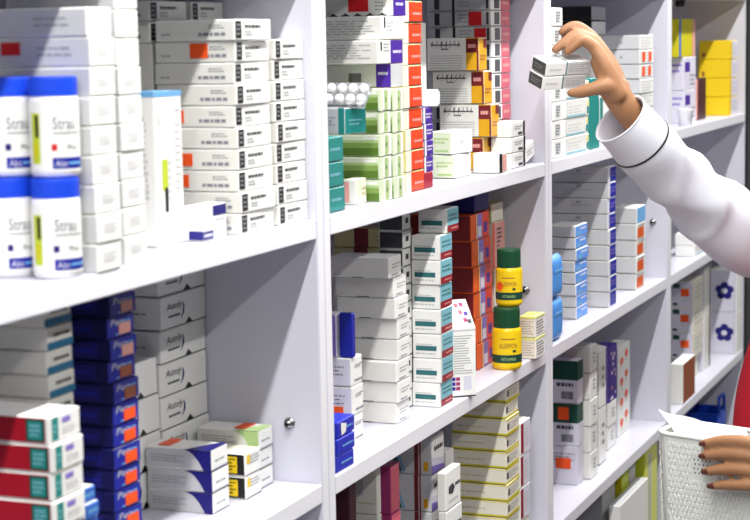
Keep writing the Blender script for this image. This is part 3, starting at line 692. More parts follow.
def st_flower(w, d, h):
    c = Carton(w, d, h, 'white', L='offw')
    for k in range(5):
        a = 2 * math.pi * k / 5; c.shape('F', [(.38 + .1 * math.cos(a + b) * 1.3 + .1 * math.cos(a), .5 + .06 * math.sin(a + b) * 1.3 + .07 * math.sin(a)) for b in (0, 1.26, 2.5, 3.8, 5)], 'ink')
    c.lines('F', .62, .5, .95, .62, 1, 'dgrey', .7); c.lines('F', .2, .15, .8, .25, 1, 'lgrey', .6); c.rect('F', 0, 0, 1, .02, 'ink'); return c
stack('C', st_flower, 'white box with small black emblem, {p} of the pile beside the yellow edged stack', 'white boxes with black emblem', 446, 461, 2, e=.0, ytop=473, pitch=40, depth=.014, jit=.4)
stack('C', st_flower, 'narrow white box in shade behind the emblem boxes, {p} of two', 'narrow shaded white boxes', 446.5, 454, 2, e=.036, ytop=452, pitch=38, depth=.06, jit=.3)
def st_yellowedge(w, d, h):
    c = Carton(w, d, h, 'cream'); c.rect('L', 0, 0, 1, .13, 'ylw2'); c.rect('L', 0, .9, 1, 1, 'paley'); c.lines('L', .1, .4, .6, .55, 1, 'khaki', .5); c.rect('F', 0, 0, 1, .12, 'ylw2'); c.rect('F', 0, .88, 1, 1, 'ylw2'); c.lines('F', .2, .25, .9, .75, 3, 'grey', .4, 3); c.rect('F', .08, .3, .2, .7, 'dgrey'); c.rect('L', 0, 0, 1, .03, 'ink'); return c
stack('C', st_yellowedge, 'cream box with lime yellow edges, {p} of the tall stack', 'yellow edged cream boxes', 506, 519, 9, e=.01, ytop=386, pitch=16.2, depth=.1, jit=.6)
def st_redline(w, d, h):
    c = Carton(w, d, h, 'white', F='lilac'); c.rect('F', .02, .05, .3, .95, 'wine'); c.lines('F', .4, .2, .9, .8, 5, 'lgrey', .4); return c
stack('C', st_redline, 'slim white box with red line, {p} beside the yellow edged stack', 'slim white boxes with red line', 520.5, 530, 3, e=.01, ytop=423, pitch=31, depth=.06, jit=.5)
def st_golden(w, d, h):
    c = Carton(w, d, h, 'offw'); c.rect('L', .05, 0, .2, 1, 'maroon'); c.rect('L', .2, .0, .24, 1, 'gold'); c.rect('L', .3, .78, .95, .8, 'khaki'); c.rect('L', .3, .2, .95, .22, 'khaki'); c.rect('L', .45, .35, .8, .65, 'lgrey'); return c
stack('C', st_golden, 'white box with maroon band and fine gold lines, {p} at lower left of middle unit', 'maroon and gold lined boxes', 377, 381, 2, e=.03, ytop=462, pitch=52, depth=.11, jit=.3)
stack('C', plain('magenta', F='pink'), 'magenta box, {p} of the pile left of the diagonal striped boxes', 'magenta boxes', 391, 400, 2, e=.03, ytop=466, pitch=52, depth=.022, jit=.3)
stack('C', plain('dmaroon', F='dmaroon'), 'dark maroon box far left under the middle shelf, {p} one', None, 349, 356, 1, e=.035, ytop=470, depth=.06, jit=.0)
# ------------------------------------------------------------------ third unit
def st_sq(w, d, h):
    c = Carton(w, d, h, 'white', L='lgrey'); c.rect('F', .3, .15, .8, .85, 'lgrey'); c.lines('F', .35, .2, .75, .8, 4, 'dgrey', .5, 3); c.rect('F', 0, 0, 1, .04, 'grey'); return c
def st_pale(w, d, h):
    c = Carton(w, d, h, 'white'); c.rect('F', .12, .08, .85, .92, 'lgrey'); c.rect('F', .15, .12, .83, .88, 'offw'); c.lines('F', .2, .2, .7, .7, 3, 'lgrey', .5); c.rect('F', .12, .04, .85, .14, 'aqua'); c.rect('F', .9, .1, .98, .5, 'teal'); c.rect('F', .9, .55, .98, .9, 'paley'); return c
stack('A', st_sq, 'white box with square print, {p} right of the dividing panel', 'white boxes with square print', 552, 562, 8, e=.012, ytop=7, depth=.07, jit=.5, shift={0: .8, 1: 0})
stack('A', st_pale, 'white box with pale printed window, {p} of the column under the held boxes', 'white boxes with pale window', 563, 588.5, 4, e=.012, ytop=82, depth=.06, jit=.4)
stack('A', plain('black', F='lgrey'), 'dark box with grey end, {p} at the back above the raised hand', 'dark boxes with grey ends', 592, 606, 2, e=.105, ytop=5.5, pitch=15, depth=.07, jit=.5)
stack('A', plain('teal', F='teal'), 'tall teal carton between the pale boxes and the sleeve', None, 590.5, 599, 1, e=.012, ytop=78, depth=.06, jit=0)
def st_tealwhite(w, d, h):
    c = Carton(w, d, h, 'white', L='aqua'); c.rect('F', 0, .2, .25, 1, 'teal'); c.lines('F', .4, .2, .9, .7, 4, 'lgrey', .5); return c
stack('A', st_tealwhite, 'white carton with teal edge standing behind the wrist', None, 600, 611, 1, e=.012, ytop=97, depth=.05, jit=0)
def st_orangemarks(w, d, h):
    c = Carton(w, d, h, 'lgrey', F='white'); c.rect('F', .18, .2, .34, .85, 'salmon'); c.rect('F', .62, .2, .8, .85, 'salmon'); c.lines('F', .1, .1, .9, .9, 4, 'lgrey', .3); c.rect('L', 0, 0, 1, .03, 'dgrey'); c.rect('L', .5, .4, .56, .6, 'grey'); c.rect('F', 0, 0, 1, .03, 'grey'); return c
def st_noorange(w, d, h):
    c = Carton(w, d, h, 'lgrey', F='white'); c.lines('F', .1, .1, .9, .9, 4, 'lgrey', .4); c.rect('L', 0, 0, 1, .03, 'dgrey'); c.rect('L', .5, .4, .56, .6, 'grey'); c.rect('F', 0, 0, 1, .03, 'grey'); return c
om = stack('A', st_noorange, 'white box, {p} of the stack behind the forearm', 'white boxes behind the forearm', 639.5, 653.5, 7, e=.012, ytop=34.6, depth=.088, jit=.5)
for i in (1, 2):
    w_, d_, h_ = dims(om[i])
    for u in (-.3, .14): MB().box((w_ * u, -d_ / 2 - .001, h_ * .18), (w_ * (u + .18), -d_ / 2 - .0002, h_ * .85), P('orange'), 0).build('price_sticker', om[i])
    om[i]['label'] = 'white box with two orange marks on its end, %s from top behind the forearm' % ORD[i]
# middle shelf
bl = mat('blue_pouch', (84, 152, 226), rough=.4, noise=.05, bump=.1)
p = slide((3.2, .004, SHELF['B']), 0, 554); p.x = max(p.x, EDGE[2] + .026); x1 = slide(p, 0, 566.5).x; pw = x1 - p.x
for i in range(2):
    m = MB(); hh = .081; vs = []; fs = []; nu, nv = 10, 14
    for side in (1, -1):
        b = len(vs)
        for a in range(nu + 1):
            for q in range(nv + 1):
                u, v = a / nu * 2 - 1, q / nv * 2 - 1
                th = .014 * (1 - u ** 4) ** .5 * (1 - v ** 6) ** .5
                rx = 1 - .06 * abs(v) ** 6
                vs.append((u * pw / 2 * rx, -side * th, (v + 1) / 2 * hh))
        for a in range(nu):
            for q in range(nv):
                f = (b + a * (nv + 1) + q, b + (a + 1) * (nv + 1) + q, b + (a + 1) * (nv + 1) + q + 1, b + a * (nv + 1) + q + 1)
                fs.append(f if side == 1 else f[::-1])
    m.mesh(vs, fs, bl, True)
    o = m.build('blue_pouch'); o.location = (p.x + pw / 2, p.y + .016, SHELF['B'] + i * .0815 + .0004); tag(o, 'rounded sky blue pack standing beside the dividing panel, %s of two' % ('upper' if i else 'lower'), 'pack', 'rounded sky blue packs')
    MB().box((-pw * .3, -.0148, hh * .62), (pw * .3, -.0139, hh * .67), P('sky'), 0).build('label', o)
    MB().box((pw * .5 - .004, -.004, .004), (pw * .5 + .003, .004, hh - .004), P('white'), .001).build('seal_strip', o)
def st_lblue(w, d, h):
    c = Carton(w, d, h, 'white', F='pblue', L='lgrey'); c.rect('F', .1, .1, .5, .45, 'sky'); c.lines('F', .4, .5, .9, .8, 1, 'white', .5, 3); c.rect('F', 0, 0, 1, .05, 'mblue'); c.rect('L', 0, 0, 1, .06, 'dgrey'); return c
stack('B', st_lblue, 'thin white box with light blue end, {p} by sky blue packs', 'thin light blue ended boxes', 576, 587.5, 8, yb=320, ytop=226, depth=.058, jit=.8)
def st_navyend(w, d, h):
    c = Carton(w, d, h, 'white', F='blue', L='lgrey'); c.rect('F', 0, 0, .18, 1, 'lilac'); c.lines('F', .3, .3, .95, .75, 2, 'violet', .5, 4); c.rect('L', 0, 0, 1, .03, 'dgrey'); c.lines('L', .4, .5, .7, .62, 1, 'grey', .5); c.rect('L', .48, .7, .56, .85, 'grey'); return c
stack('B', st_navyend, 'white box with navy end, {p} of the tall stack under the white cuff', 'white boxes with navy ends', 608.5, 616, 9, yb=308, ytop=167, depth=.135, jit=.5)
def st_orend(w, d, h):
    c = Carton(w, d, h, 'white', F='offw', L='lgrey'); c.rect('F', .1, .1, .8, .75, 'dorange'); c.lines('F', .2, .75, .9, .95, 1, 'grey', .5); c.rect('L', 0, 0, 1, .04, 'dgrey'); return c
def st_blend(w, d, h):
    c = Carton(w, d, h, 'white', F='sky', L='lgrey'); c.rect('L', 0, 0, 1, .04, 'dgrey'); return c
ol = stack('B', st_orend, 'white box with orange end, {p}, near the cam lock', 'orange ended boxes', 636.5, 645, 4, e=.02, ytop=224, depth=.055, jit=.5)
o = link(bpy.data.objects.new('medicine_box', st_blend(*dims(ol[0])).data('medicine_box'))); o.location = ol[0].location + Vector((.001, 0, dims(ol[0])[2] + .0006)); tag(o, 'white box with light blue end on top of the orange ended boxes', 'box')
p = hit(618, 281.5, 2, SHELF['B'])
m = MB(); m.lathe([(0, 0), (.02, 0), (.022, .003), (.021, .006), (.0, .007)], blk, 32); o = m.build('black_lid'); o.location = (p.x, p.y + .02, SHELF['B'] + .0003); o.scale = (1, .7, 1); tag(o, 'flat black lid lying on the shelf between navy and orange ended stacks', 'lid')
# lower shelf
def st_dkgreen(w, d, h):
    c = Carton(w, d, h, 'lilac'); c.rect('L', 0, .55, 1, 1, 'dgreen'); c.rect('F', 0, .55, 1, 1, 'dgreen'); c.barcode('L', .45, .1, .85, .28); c.lines('L', .3, .38, .85, .5, 1, 'dgrey', .7); return c
dg = stack('C', st_dkgreen, 'lilac box with dark green top and barcode, {p} of two at the front', 'dark green topped barcode boxes', 578, 583, 2, yb=447, ytop=361, depth=.065, jit=.4, z0=SHELF['C'] + .082, stickers={1: [('L', .35, .62, .7, .92, 'orange')]})
def st_lilacbox(w, d, h):
    c = Carton(w, d, h, 'lilac'); c.lines('L', .2, .6, .9, .85, 3, 'grey', .4); return c
o = st_lilacbox(dims(dg[1])[0], dims(dg[1])[1], .081).build('medicine_box'); o.location = (dg[1].location.x, dg[1].location.y + .001, SHELF['C'] + .0004); tag(o, 'lilac white box with orange sticker under the dark green topped boxes', 'box')
s = Carton.__new__(Carton); MB.__init__(s); s.box((-dims(o)[0] / 2 - .0012, -.018, .034), (-dims(o)[0] / 2 - .0002, .014, .056), P('orange'), 0); s.build('price_sticker', o)
def st_plainlab(w, d, h):
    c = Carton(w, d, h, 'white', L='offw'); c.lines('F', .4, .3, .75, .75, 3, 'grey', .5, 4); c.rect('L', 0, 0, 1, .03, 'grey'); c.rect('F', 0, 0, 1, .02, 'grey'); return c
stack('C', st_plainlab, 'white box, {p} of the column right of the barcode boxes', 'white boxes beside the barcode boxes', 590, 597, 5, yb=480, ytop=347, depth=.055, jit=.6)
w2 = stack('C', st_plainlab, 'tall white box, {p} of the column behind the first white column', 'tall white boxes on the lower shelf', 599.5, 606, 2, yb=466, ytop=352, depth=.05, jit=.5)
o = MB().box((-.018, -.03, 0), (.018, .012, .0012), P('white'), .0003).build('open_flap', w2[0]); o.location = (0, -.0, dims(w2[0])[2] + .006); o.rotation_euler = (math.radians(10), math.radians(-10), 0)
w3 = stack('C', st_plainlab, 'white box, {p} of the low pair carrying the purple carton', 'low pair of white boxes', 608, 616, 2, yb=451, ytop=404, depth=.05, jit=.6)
def st_floral(w, d, h):
    c = Carton(w, d, h, 'purple', L='violet'); r = random.Random(3)
    for k in range(14):
        u, v = r.uniform(.2, .85), r.uniform(.05, .9); c.shape('F', [(u + .1 * math.cos(a), v + .035 * math.sin(a)) for a in (0, 1.26, 2.5, 3.8, 5)], r.choice(('lilac', 'white', 'salmon')))
    return c
stack('C', st_floral, 'purple floral carton standing on the low white pair', None, 609, 617, 1, e=w3[0].location.y - .025, h=.128, depth=.035, z0=w3[0].location.z + dims(w3[0])[2] + .0006, jit=0)
def st_orangefl(w, d, h):
    c = Carton(w, d, h, 'white', L='lilac')
    for k in range(4):
        for q in range(2):
            u, v = .3 + .38 * q, .14 + .23 * k + .06 * q; c.shape('F', [(u + .14 * math.cos(a), v + .05 * math.sin(a)) for a in (0, 1.0, 2.1, 3.1, 4.2, 5.2)], 'orange'); c.rect('F', u - .03, v - .09, u + .03, v - .05, 'lgreen')
    return c
stack('C', st_orangefl, 'tall white carton with orange flowers nearest the bare panel', None, 618, 630, 1, yb=438, ytop=348, depth=.04, jit=0)
# bottom shelf
stack('D', plain('ylw2', L='ylw2', F='lime'), 'olive yellow carton on the bottom shelf, left of the lime one', None, 622, 629, 1, e=.03, ytop=462, depth=.05, jit=0)
stack('D', plain('lgrey'), 'grey carton between the two yellow cartons on the bottom shelf', None, 630, 635.5, 1, e=.03, ytop=456, depth=.05, jit=0)
def st_limecarton(w, d, h):
    c = Carton(w, d, h, 'lime', F='ylime'); c.rect('F', .3, 0, .5, .95, 'lgrey'); return c
stack('D', st_limecarton, 'tall lime yellow carton on the bottom shelf beside the basket', None, 645, 657, 1, e=.012, ytop=450, depth=.05, jit=0)
stack('D', plain('grey', F='lgrey'), 'grey carton at the left of the bottom shelf', None, 602, 615, 1, e=.04, ytop=482, depth=.08, jit=0)
stack('D', plain('white', T='lgrey'), 'low white box in front of the yellow cartons on the bottom shelf', None, 620, 648, 1, e=-.0, ytop=506, depth=.025, jit=0)

# ------------------------------------------------------------------ far right unit
def st_purplelogo(w, d, h):
    c = Carton(w, d, h, 'lilac', L='lilac'); c.rect('L', .1, .55, .35, .9, 'purple'); c.lines('L', .4, .5, .9, .85, 2, 'violet', .4); c.rect('F', .1, .55, .5, .85, 'purple'); c.lines('F', .5, .1, .95, .5, 3, 'grey', .4); return c
pl_ = stack('A', st_purplelogo, 'lilac box with purple logo, {p} of two below the olive box', 'lilac boxes with purple logo', 684, 696, 2, e=.045, ytop=57, depth=.05, jit=.4)
def st_olive(w, d, h):
    c = Carton(w, d, h, 'ylw2', F='ylw2'); c.rect('L', 0, 0, .6, 1, 'teal'); c.rect('F', .82, 0, 1, 1, 'salmon'); c.rect('F', 0, .0, .12, 1, 'mblue'); return c
stack('A', st_olive, 'olive yellow box with teal side on the lilac boxes', None, 679, 695, 1, e=pl_[0].location.y - .024, h=.098, depth=.05, z0=pl_[0].location.z + dims(pl_[0])[2] + .0006, jit=0)
cup = MB().lathe([(0, 0), (.016, 0), (.02, .04), (.021, .042), (.0185, .04), (.0145, .002), (0, .002)], hdpe, 24).build('measuring_cup'); p = slide((4.3, .022, SHELF['A']), 0, 685); cup.location = (p.x, .022, SHELF['A'] + .0002); tag(cup, 'small white cup in front of the lilac boxes', 'cup')
stack('A', plain('dmaroon', F='dmaroon', L='salmon'), 'tall dark maroon box between lilac and bright yellow boxes', None, 698, 706, 1, e=.046, ytop=78, depth=.05, jit=0)
def st_yel(w, d, h):
    c = Carton(w, d, h, 'yellow', F='lilac', L='ylw2'); c.rect('L', .02, .02, .98, .98, 'yellow'); c.rect('L', .1, .1, .2, .35, 'brown'); c.lines('F', .2, .2, .9, .8, 3, 'lgrey', .4); c.rect('F', 0, 0, .2, 1, 'yellow'); return c
stack('A', st_yel, 'bright yellow box, {p} of the stack at far right top', 'bright yellow boxes', 730, 738, 4, e=.012, ytop=40, depth=.088, jit=.5)
stack('B', st_pale, 'white box with grey print, {p} of the pile behind the sleeve', 'white boxes behind the sleeve', 694, 712, 2, e=.02, ytop=234, depth=.05, jit=.4)
# lower far right
def st_smallprint(w, d, h):
    c = Carton(w, d, h, 'cream', L='lilac'); c.rect('L', .1, .72, .4, .9, 'dgreen'); c.rect('L', .1, .05, .3, .15, 'dgreen'); c.lines('L', .5, .2, .9, .8, 4, 'lgrey', .4); c.lines('F', .2, .2, .9, .8, 3, 'lgrey', .4); return c
bb = stack('C', plain('white', F='brown', L='offw'), 'white box with brown end at the foot of the stickered boxes', None, 683, 695, 1, e=.004, ytop=364, depth=.032, jit=0)
stack('C', st_smallprint, 'pale box with orange sticker, {p} of three right of the dividing panel', 'pale stickered boxes', 693, 703, 3, e=.042, ytop=282, depth=.06, jit=.4, z0=SHELF['C'] + .0625,
      h=.0695, stickers={i: [('L', .45, .42, .82, .7, 'orange')] for i in range(3)})
oo = Carton(.07, .055, .0612, 'offw').build('medicine_box')
st_ref = [q for q in bpy.data.objects if q.get('group') == 'pale stickered boxes'][-1]; oo.location = (st_ref.location.x, st_ref.location.y + .004, SHELF['C'] + .0004); tag(oo, 'plain pale box lowest under the stickered boxes', 'box')
bb[0].location.y -= .0; 
def st_thinline(w, d, h):
    c = Carton(w, d, h, 'white', L='lilac', F='offw'); c.rect('F', .7, 0, .9, 1, 'ink'); return c
stack('C', st_thinline, 'slim white carton with dark edge, {p} of two before the flower marked boxes', 'slim dark edged cartons', 704.5, 711, 2, e=.042, ytop=268, depth=.05, jit=.3)
def st_violetflower(w, d, h):
    c = Carton(w, d, h, 'white', L='lilac')
    for k in range(5):
        a = 2 * math.pi * k / 5 + .3; u, v = .55 + .2 * math.cos(a), .5 + .125 * math.sin(a)
        c.shape('L', [(u + .15 * math.cos(b), v + .095 * math.sin(b)) for b in [q * 2 * math.pi / 10 for q in range(10)]], 'navy', .0003 + k * .0001)
    c.shape('L', [(.55 + .11 * math.cos(b), .5 + .065 * math.sin(b)) for b in [q * 2 * math.pi / 12 for q in range(12)]], 'lilac', .001)
    c.rect('L', 0, 0, 1, .02, 'lgrey'); c.rect('L', .9, 0, .93, 1, 'lgrey'); return c
stack('C', st_violetflower, 'white box with dark blue flower emblem, {p} of two visible at right', 'white boxes with blue flower', 737, 744, 2, e=.004, ytop=270, depth=.08, jit=.3)
bluem = mat('blue_plastic', (26, 70, 190), rough=.35, noise=.05)
p = hit(715, 430, 1, .05); zt = p.z
bk = Carton(.2, .14, zt - SHELF['D'] - .001, 'grey').build('stock_carton'); bk.location = (p.x, .09, SHELF['D'] + .0004); tag(bk, 'grey carton on the bottom shelf under the blue plastic tub', 'carton')
m = MB(); w_, d_, h_ = .13, .09, .06
m.box((-w_/2, -d_/2, 0), (w_/2, d_/2, .004), bluem, .001)
for lo, hi in (((-w_/2, -d_/2, .004), (w_/2, -d_/2 + .004, h_)), ((-w_/2, d_/2 - .004, .004), (w_/2, d_/2, h_)), ((-w_/2, -d_/2 + .004, .004), (-w_/2 + .004, d_/2 - .004, h_)), ((w_/2 - .004, -d_/2 + .004, .004), (w_/2, d_/2 - .004, h_))): m.box(lo, hi, bluem, .0005)
tub = m.build('plastic_tub'); tub.location = (p.x, .075, zt); tag(tub, 'blue plastic tub with upright handle on the bottom shelf', 'tub')
MB().tube([(-.04, 0, h_ - .01), (-.04, 0, h_ + .03), (-.03, 0, h_ + .042), (.03, 0, h_ + .042), (.04, 0, h_ + .03), (.04, 0, h_ - .01)], [.005] * 6, bluem, 10).build('handle', tub).location = (-.0, -.043, 0)
o = Carton(.06, .05, .07, 'dgreen').build('medicine_box'); o.location = (p.x - .135, .06, SHELF['D']); 
o.location = (p.x - .16, .06, SHELF['D'] + .0004); o.data = Carton(.1, .07, zt + .035 - SHELF['D'], 'dgreen').data('medicine_box'); tag(o, 'dark green carton left of the blue plastic tub', 'box')
# ------------------------------------------------------------------ the pharmacist
skin = mat('skin', (160, 116, 82), rough=.5, noise=.06, scale=40, sss=.08, bump=.04)
coatm = mat('white_coat_cloth', (216, 216, 224), rough=.85, noise=.02, scale=120, bump=.15, spec=.2)
pipem = mat('black_piping', (26, 26, 34), rough=.7, noise=.05)
redm = mat('red_knit', (190, 34, 48), rough=.85, noise=.06, scale=200, bump=.2, spec=.2)
pantm = mat('dark_trousers', (36, 38, 46), rough=.85, noise=.05, scale=150)
shoem = mat('black_shoes', (22, 22, 24), rough=.4, noise=.05)
hairm = mat('dark_hair', (34, 26, 22), rough=.5, noise=.2, scale=90, bump=.3)
nailm = mat('fingernail', (92, 46, 40), rough=.3, noise=.02)

def spline(pts, n):
    """Catmull-Rom through (x, y, z, r...) tuples"""
    out = []
    for i in range(len(pts) - 1):
        p0, p1, p2, p3 = pts[max(i - 1, 0)], pts[i], pts[i + 1], pts[min(i + 2, len(pts) - 1)]
        for k in range(n):
            t = k / n
            out.append(tuple(.5 * ((2 * b) + (c - a) * t + (2 * a - 5 * b + 4 * c - d) * t * t + (3 * b - a - 3 * c + d) * t ** 3) for a, b, c, d in zip(p0, p1, p2, p3)))
    out.append(tuple(pts[-1])); return out
def limb(mb, pts, rads, m=None, seg=14, n=4, frame=None):
    """tapering limb with rounded ends"""
    rr = [r if isinstance(r, (tuple, list)) else (r, r) for r in rads]
    q = spline([tuple(p) + tuple(r) for p, r in zip(pts, rr)], n)
    P_ = [Vector(a[:3]) for a in q]; R_ = [(max(.001, a[3]), max(.001, a[4])) for a in q]
    d0 = (P_[0] - P_[1]).normalized(); d1 = (P_[-1] - P_[-2]).normalized()
    def cap(p, d, r):
        k = min(r); return [(p + d * k * s, (r[0] * c, r[1] * c)) for s, c in ((.5, .866), (.8, .6), (.97, .25))]
    a = list(reversed(cap(P_[0], d0, R_[0]))); b = cap(P_[-1], d1, R_[-1])
    mb.tube([x[0] for x in a] + P_ + [x[0] for x in b], [x[1] for x in a] + R_ + [x[1] for x in b], m or skin, seg, True, frame)
def ball(mb, c, r, m=None):
    c = Vector(c); r = r if isinstance(r, (tuple, list)) else (r, r, r)
    vs = []; fs = []; U_, V_ = 16, 10
    for j in range(1, V_):
        for i in range(U_):
            a, b = 2 * math.pi * i / U_, math.pi * j / V_
            vs.append(c + FWD * (r[0] * math.sin(b) * math.cos(a)) + RGT * (r[1] * math.sin(b) * math.sin(a)) + UP * (r[2] * math.cos(b)))
    top = len(vs); vs.append(c + UP * r[2]); vs.append(c - UP * r[2])
    for j in range(V_ - 2):
        for i in range(U_):
            i2 = (i + 1) % U_; fs.append((j * U_ + i, (j + 1) * U_ + i, (j + 1) * U_ + i2, j * U_ + i2))
    for i in range(U_):
        i2 = (i + 1) % U_; fs.append((top, i, i2)); fs.append((top + 1, (V_ - 2) * U_ + i2, (V_ - 2) * U_ + i))
    mb.mesh(vs, fs, m or skin, True)

C0 = at(820, 380, 3.27); CXY = Vector((C0.x, C0.y, 0))
FWD = Vector((-.22, .975, 0)).normalized(); RGT = Vector((FWD.y, -FWD.x, 0))
def bp(f, r, z): return CXY + FWD * f + RGT * r + UP * z
PXM = 3.04 / F            # metres per photograph pixel at the raised hand
body = MB()
# trunk, neck, head
limb(body, [bp(0, 0, .80), bp(0, 0, .92), bp(0, 0, 1.02), bp(-.01, 0, 1.16), bp(-.02, 0, 1.27), bp(-.03, 0, 1.33)],
     [(.10, .145), (.105, .15), (.095, .13), (.105, .14), (.085, .135), (.05, .08)], seg=24, frame=FWD)
limb(body, [bp(-.03, 0, 1.30), bp(-.02, 0, 1.36), bp(-.03, .015, 1.44)], [.055, .05, .05], seg=18)
hd = bp(-.03, .03, 1.525)
ball(body, hd, (.092, .072, .105)); ball(body, hd + FWD * .03 - UP * .045, (.062, .056, .062)); ball(body, hd + FWD * .066 - UP * .085, (.022, .026, .018))
limb(body, [hd + FWD * .088 + UP * .02, hd + FWD * .104 - UP * .018, hd + FWD * .094 - UP * .026], [.007, .012, .008])
for s in (-1, 1):
    ball(body, hd + RGT * s * .074 - UP * .01, (.017, .007, .028)); ball(body, hd + FWD * .076 + RGT * s * .03 + UP * .022, (.014, .022, .007))
for q in (0, .011): ball(body, hd + FWD * (.086 - q * .3) - UP * (.050 + q), (.011, .021, .006))
# legs
for s in (-1, 1):
    limb(body, [bp(0, s * .085, .84), bp(.01, s * .09, .62), bp(.01, s * .09, .45), bp(-.01, s * .09, .28), bp(-.01, s * .09, .09)], [.088, .072, .055, .056, .038], seg=18)
    limb(body, [bp(-.035, s * .09, .045), bp(.05, s * .095, .04), bp(.13, s * .10, .03)], [(.036, .036), (.036, .03), (.02, .032)], seg=14)
# raised right arm and hand
def ph(px, py, dt=0.0, t0=3.04): return at(px, py, t0 + dt)
SH_R = bp(.0, .165, 1.29); EL_R = at(716, 220, 3.20); WR = ph(622, 103, .028)
limb(body, [SH_R, SH_R * .5 + EL_R * .5, EL_R], [.055, .047, .038], seg=18)
limb(body, [EL_R, EL_R * .6 + WR * .4, WR * .8 + EL_R * .2, WR, ph(614, 88, .028)], [.04, .037, .026, (.0215, .025), (.020, .028)], seg=18, frame=VIEW)
k = PXM
MC = [((617, 94, .006), (606, 68, .0), (595, 48, .002)), ((619, 93, .02), (606, 63, .018), (593, 41, .02)),
      ((621, 93, .034), (608, 62, .036), (592, 37, .038)), ((622, 95, .048), (611, 66, .05), (596, 42, .055))]
FG = [((595, 48, .002), (583, 40, -.002), (574, 46, -.002), (567.5, 52, .0)),
      ((593, 41, .020), (577, 34.5, .016), (564, 43, .013), (555.5, 49.5, .012)),
      ((592, 37, .038), (578, 26.5, .036), (568, 28, .034), (562, 32, .033)),
      ((596, 42, .055), (584, 34, .056), (575, 36, .055), (569, 40, .054))]
for (a, b, c), f, s in zip(MC, FG, (1, 1.03, .98, .85)):
    limb(body, [ph(*a), ph(*b), ph(*c)], [9.5 * k, 8.6 * k, 6.6 * k * s], n=5)
    limb(body, [ph(*q) for q in f], [6.6 * k * s, 5.8 * k * s, 5.2 * k * s, 4.1 * k * s], n=5)
limb(body, [ph(618, 94, .012), ph(608, 86, -.002), ph(593, 89, -.004), ph(581, 92, .0), ph(571, 93, .004)], [9.6 * k, 9.2 * k, 7 * k, 6.3 * k, 4.4 * k], n=5)
limb(body, [ph(612, 88, .006), ph(602, 74, .006), ph(595, 62, .008)], [9 * k, 7.5 * k, 5 * k], n=4)
# left arm holding the basket
def bt(px): return 2.80 - (px - 657) * .0009
def pl(px, py, off=0.0): return at(px, py, bt(px) - .0162 - off)
WL = at(824, 474, 2.605); SH_L = bp(.0, -.165, 1.29)
def ik(a, c, la, lb, pole):
    d = (c - a).length; d = min(d, (la + lb) * .999); x = (la * la - lb * lb + d * d) / (2 * d); h = math.sqrt(max(0, la * la - x * x))
    u = (c - a).normalized(); w = (pole - u * pole.dot(u)).normalized(); return a + u * x + w * h
EL_L = ik(SH_L, WL, .27, .25, Vector((.4, -.6, -.7)))
limb(body, [SH_L, SH_L * .5 + EL_L * .5, EL_L], [.055, .046, .038], seg=18)
limb(body, [EL_L, EL_L * .6 + WL * .4, WL * .85 + EL_L * .15, WL, at(808, 470, 2.612)], [.039, .036, .027, (.022, .026), (.019, .028)], seg=18, frame=UP)
k2 = 2.72 / F
FL = [((772, 447), (743, 441.5), (722, 441), (704, 443.5)), ((774, 460), (742, 454.5), (721, 454), (703.5, 456)),
      ((774, 473), (742, 469.5), (722, 469.5), (706, 471.5)), ((771, 485), (745, 485), (726, 485), (712, 486))]
for i, (f, s) in enumerate(zip(FL, (1, 1.02, 1, .9))):
    bow = (.0, .006, .003, .0)
    limb(body, [pl(*q, o) for q, o in zip(f, bow)], [7.4 * k2 * s, 6.6 * k2 * s, 6.0 * k2 * s, 4.6 * k2 * s], n=5)
    limb(body, [WL * .7 + at(815, 462 + i * 7, 2.605) * .3, pl(796, 455 + i * 8.5, .008), pl(*f[0], 0)], [10 * k2, 9.5 * k2, 7.6 * k2 * s], n=4)
limb(body, [at(814, 458, 2.61), at(796, 440, 2.64), at(780, 432, 2.68), at(766, 432, 2.71)], [10.5 * k2, 9 * k2, 7 * k2, 5 * k2], n=5)
tmp = bpy.data.objects.new('tmp_body', body.data('tmp_body')); COL.objects.link(tmp)
rm = tmp.modifiers.new('remesh', 'REMESH'); rm.mode = 'VOXEL'; rm.voxel_size = .0034; rm.use_smooth_shade = True
sm_ = tmp.modifiers.new('smooth', 'SMOOTH'); sm_.iterations = 3; sm_.factor = .5
dg_ = bpy.context.evaluated_depsgraph_get(); me = bpy.data.meshes.new_from_object(tmp.evaluated_get(dg_)); me.name = 'person'
bpy.data.objects.remove(tmp)
me.materials.clear(); me.materials.append(skin)
me.polygons.foreach_set('use_smooth', [True] * len(me.polygons))
person = link(bpy.data.objects.new('person', me)); tag(person, 'person in white coat and red top reaching to the shelf while holding a basket', 'person')
# clothes
def wob(i, a):
    return .030 * math.sin(i * .55 + 1.7 * math.sin(a)) * math.sin(a * 2 + i * .13) + .022 * math.sin(i * .31 + 3 * a)
def cloth(name, pts, n, seg, wobf=None, frame=None, arc=None, thick=.0022, m=coatm, parent=person):
    q = spline(pts, n)
    o = MB().tube([a[:3] for a in q], [(a[3], a[4]) for a in q], m, seg, False, frame, wobf, arc).build(name, parent)
    s = o.modifiers.new('thickness', 'SOLIDIFY'); s.thickness = thick; s.offset = -1
    return o
def sl(px, py, t, r): return tuple(at(px, py, t)) + (r * t / F, r * t / F)
slr = [sl(620, 119, 3.055, 29.5), sl(632, 132, 3.07, 30.5), sl(648, 150, 3.095, 32), sl(675, 177, 3.14, 31.5), sl(706, 205, 3.20, 35), sl(742, 232, 3.26, 42), tuple(bp(.02, .19, 1.26)) + (.078, .078), tuple(bp(-.02, .12, 1.30)) + (.06, .06)]
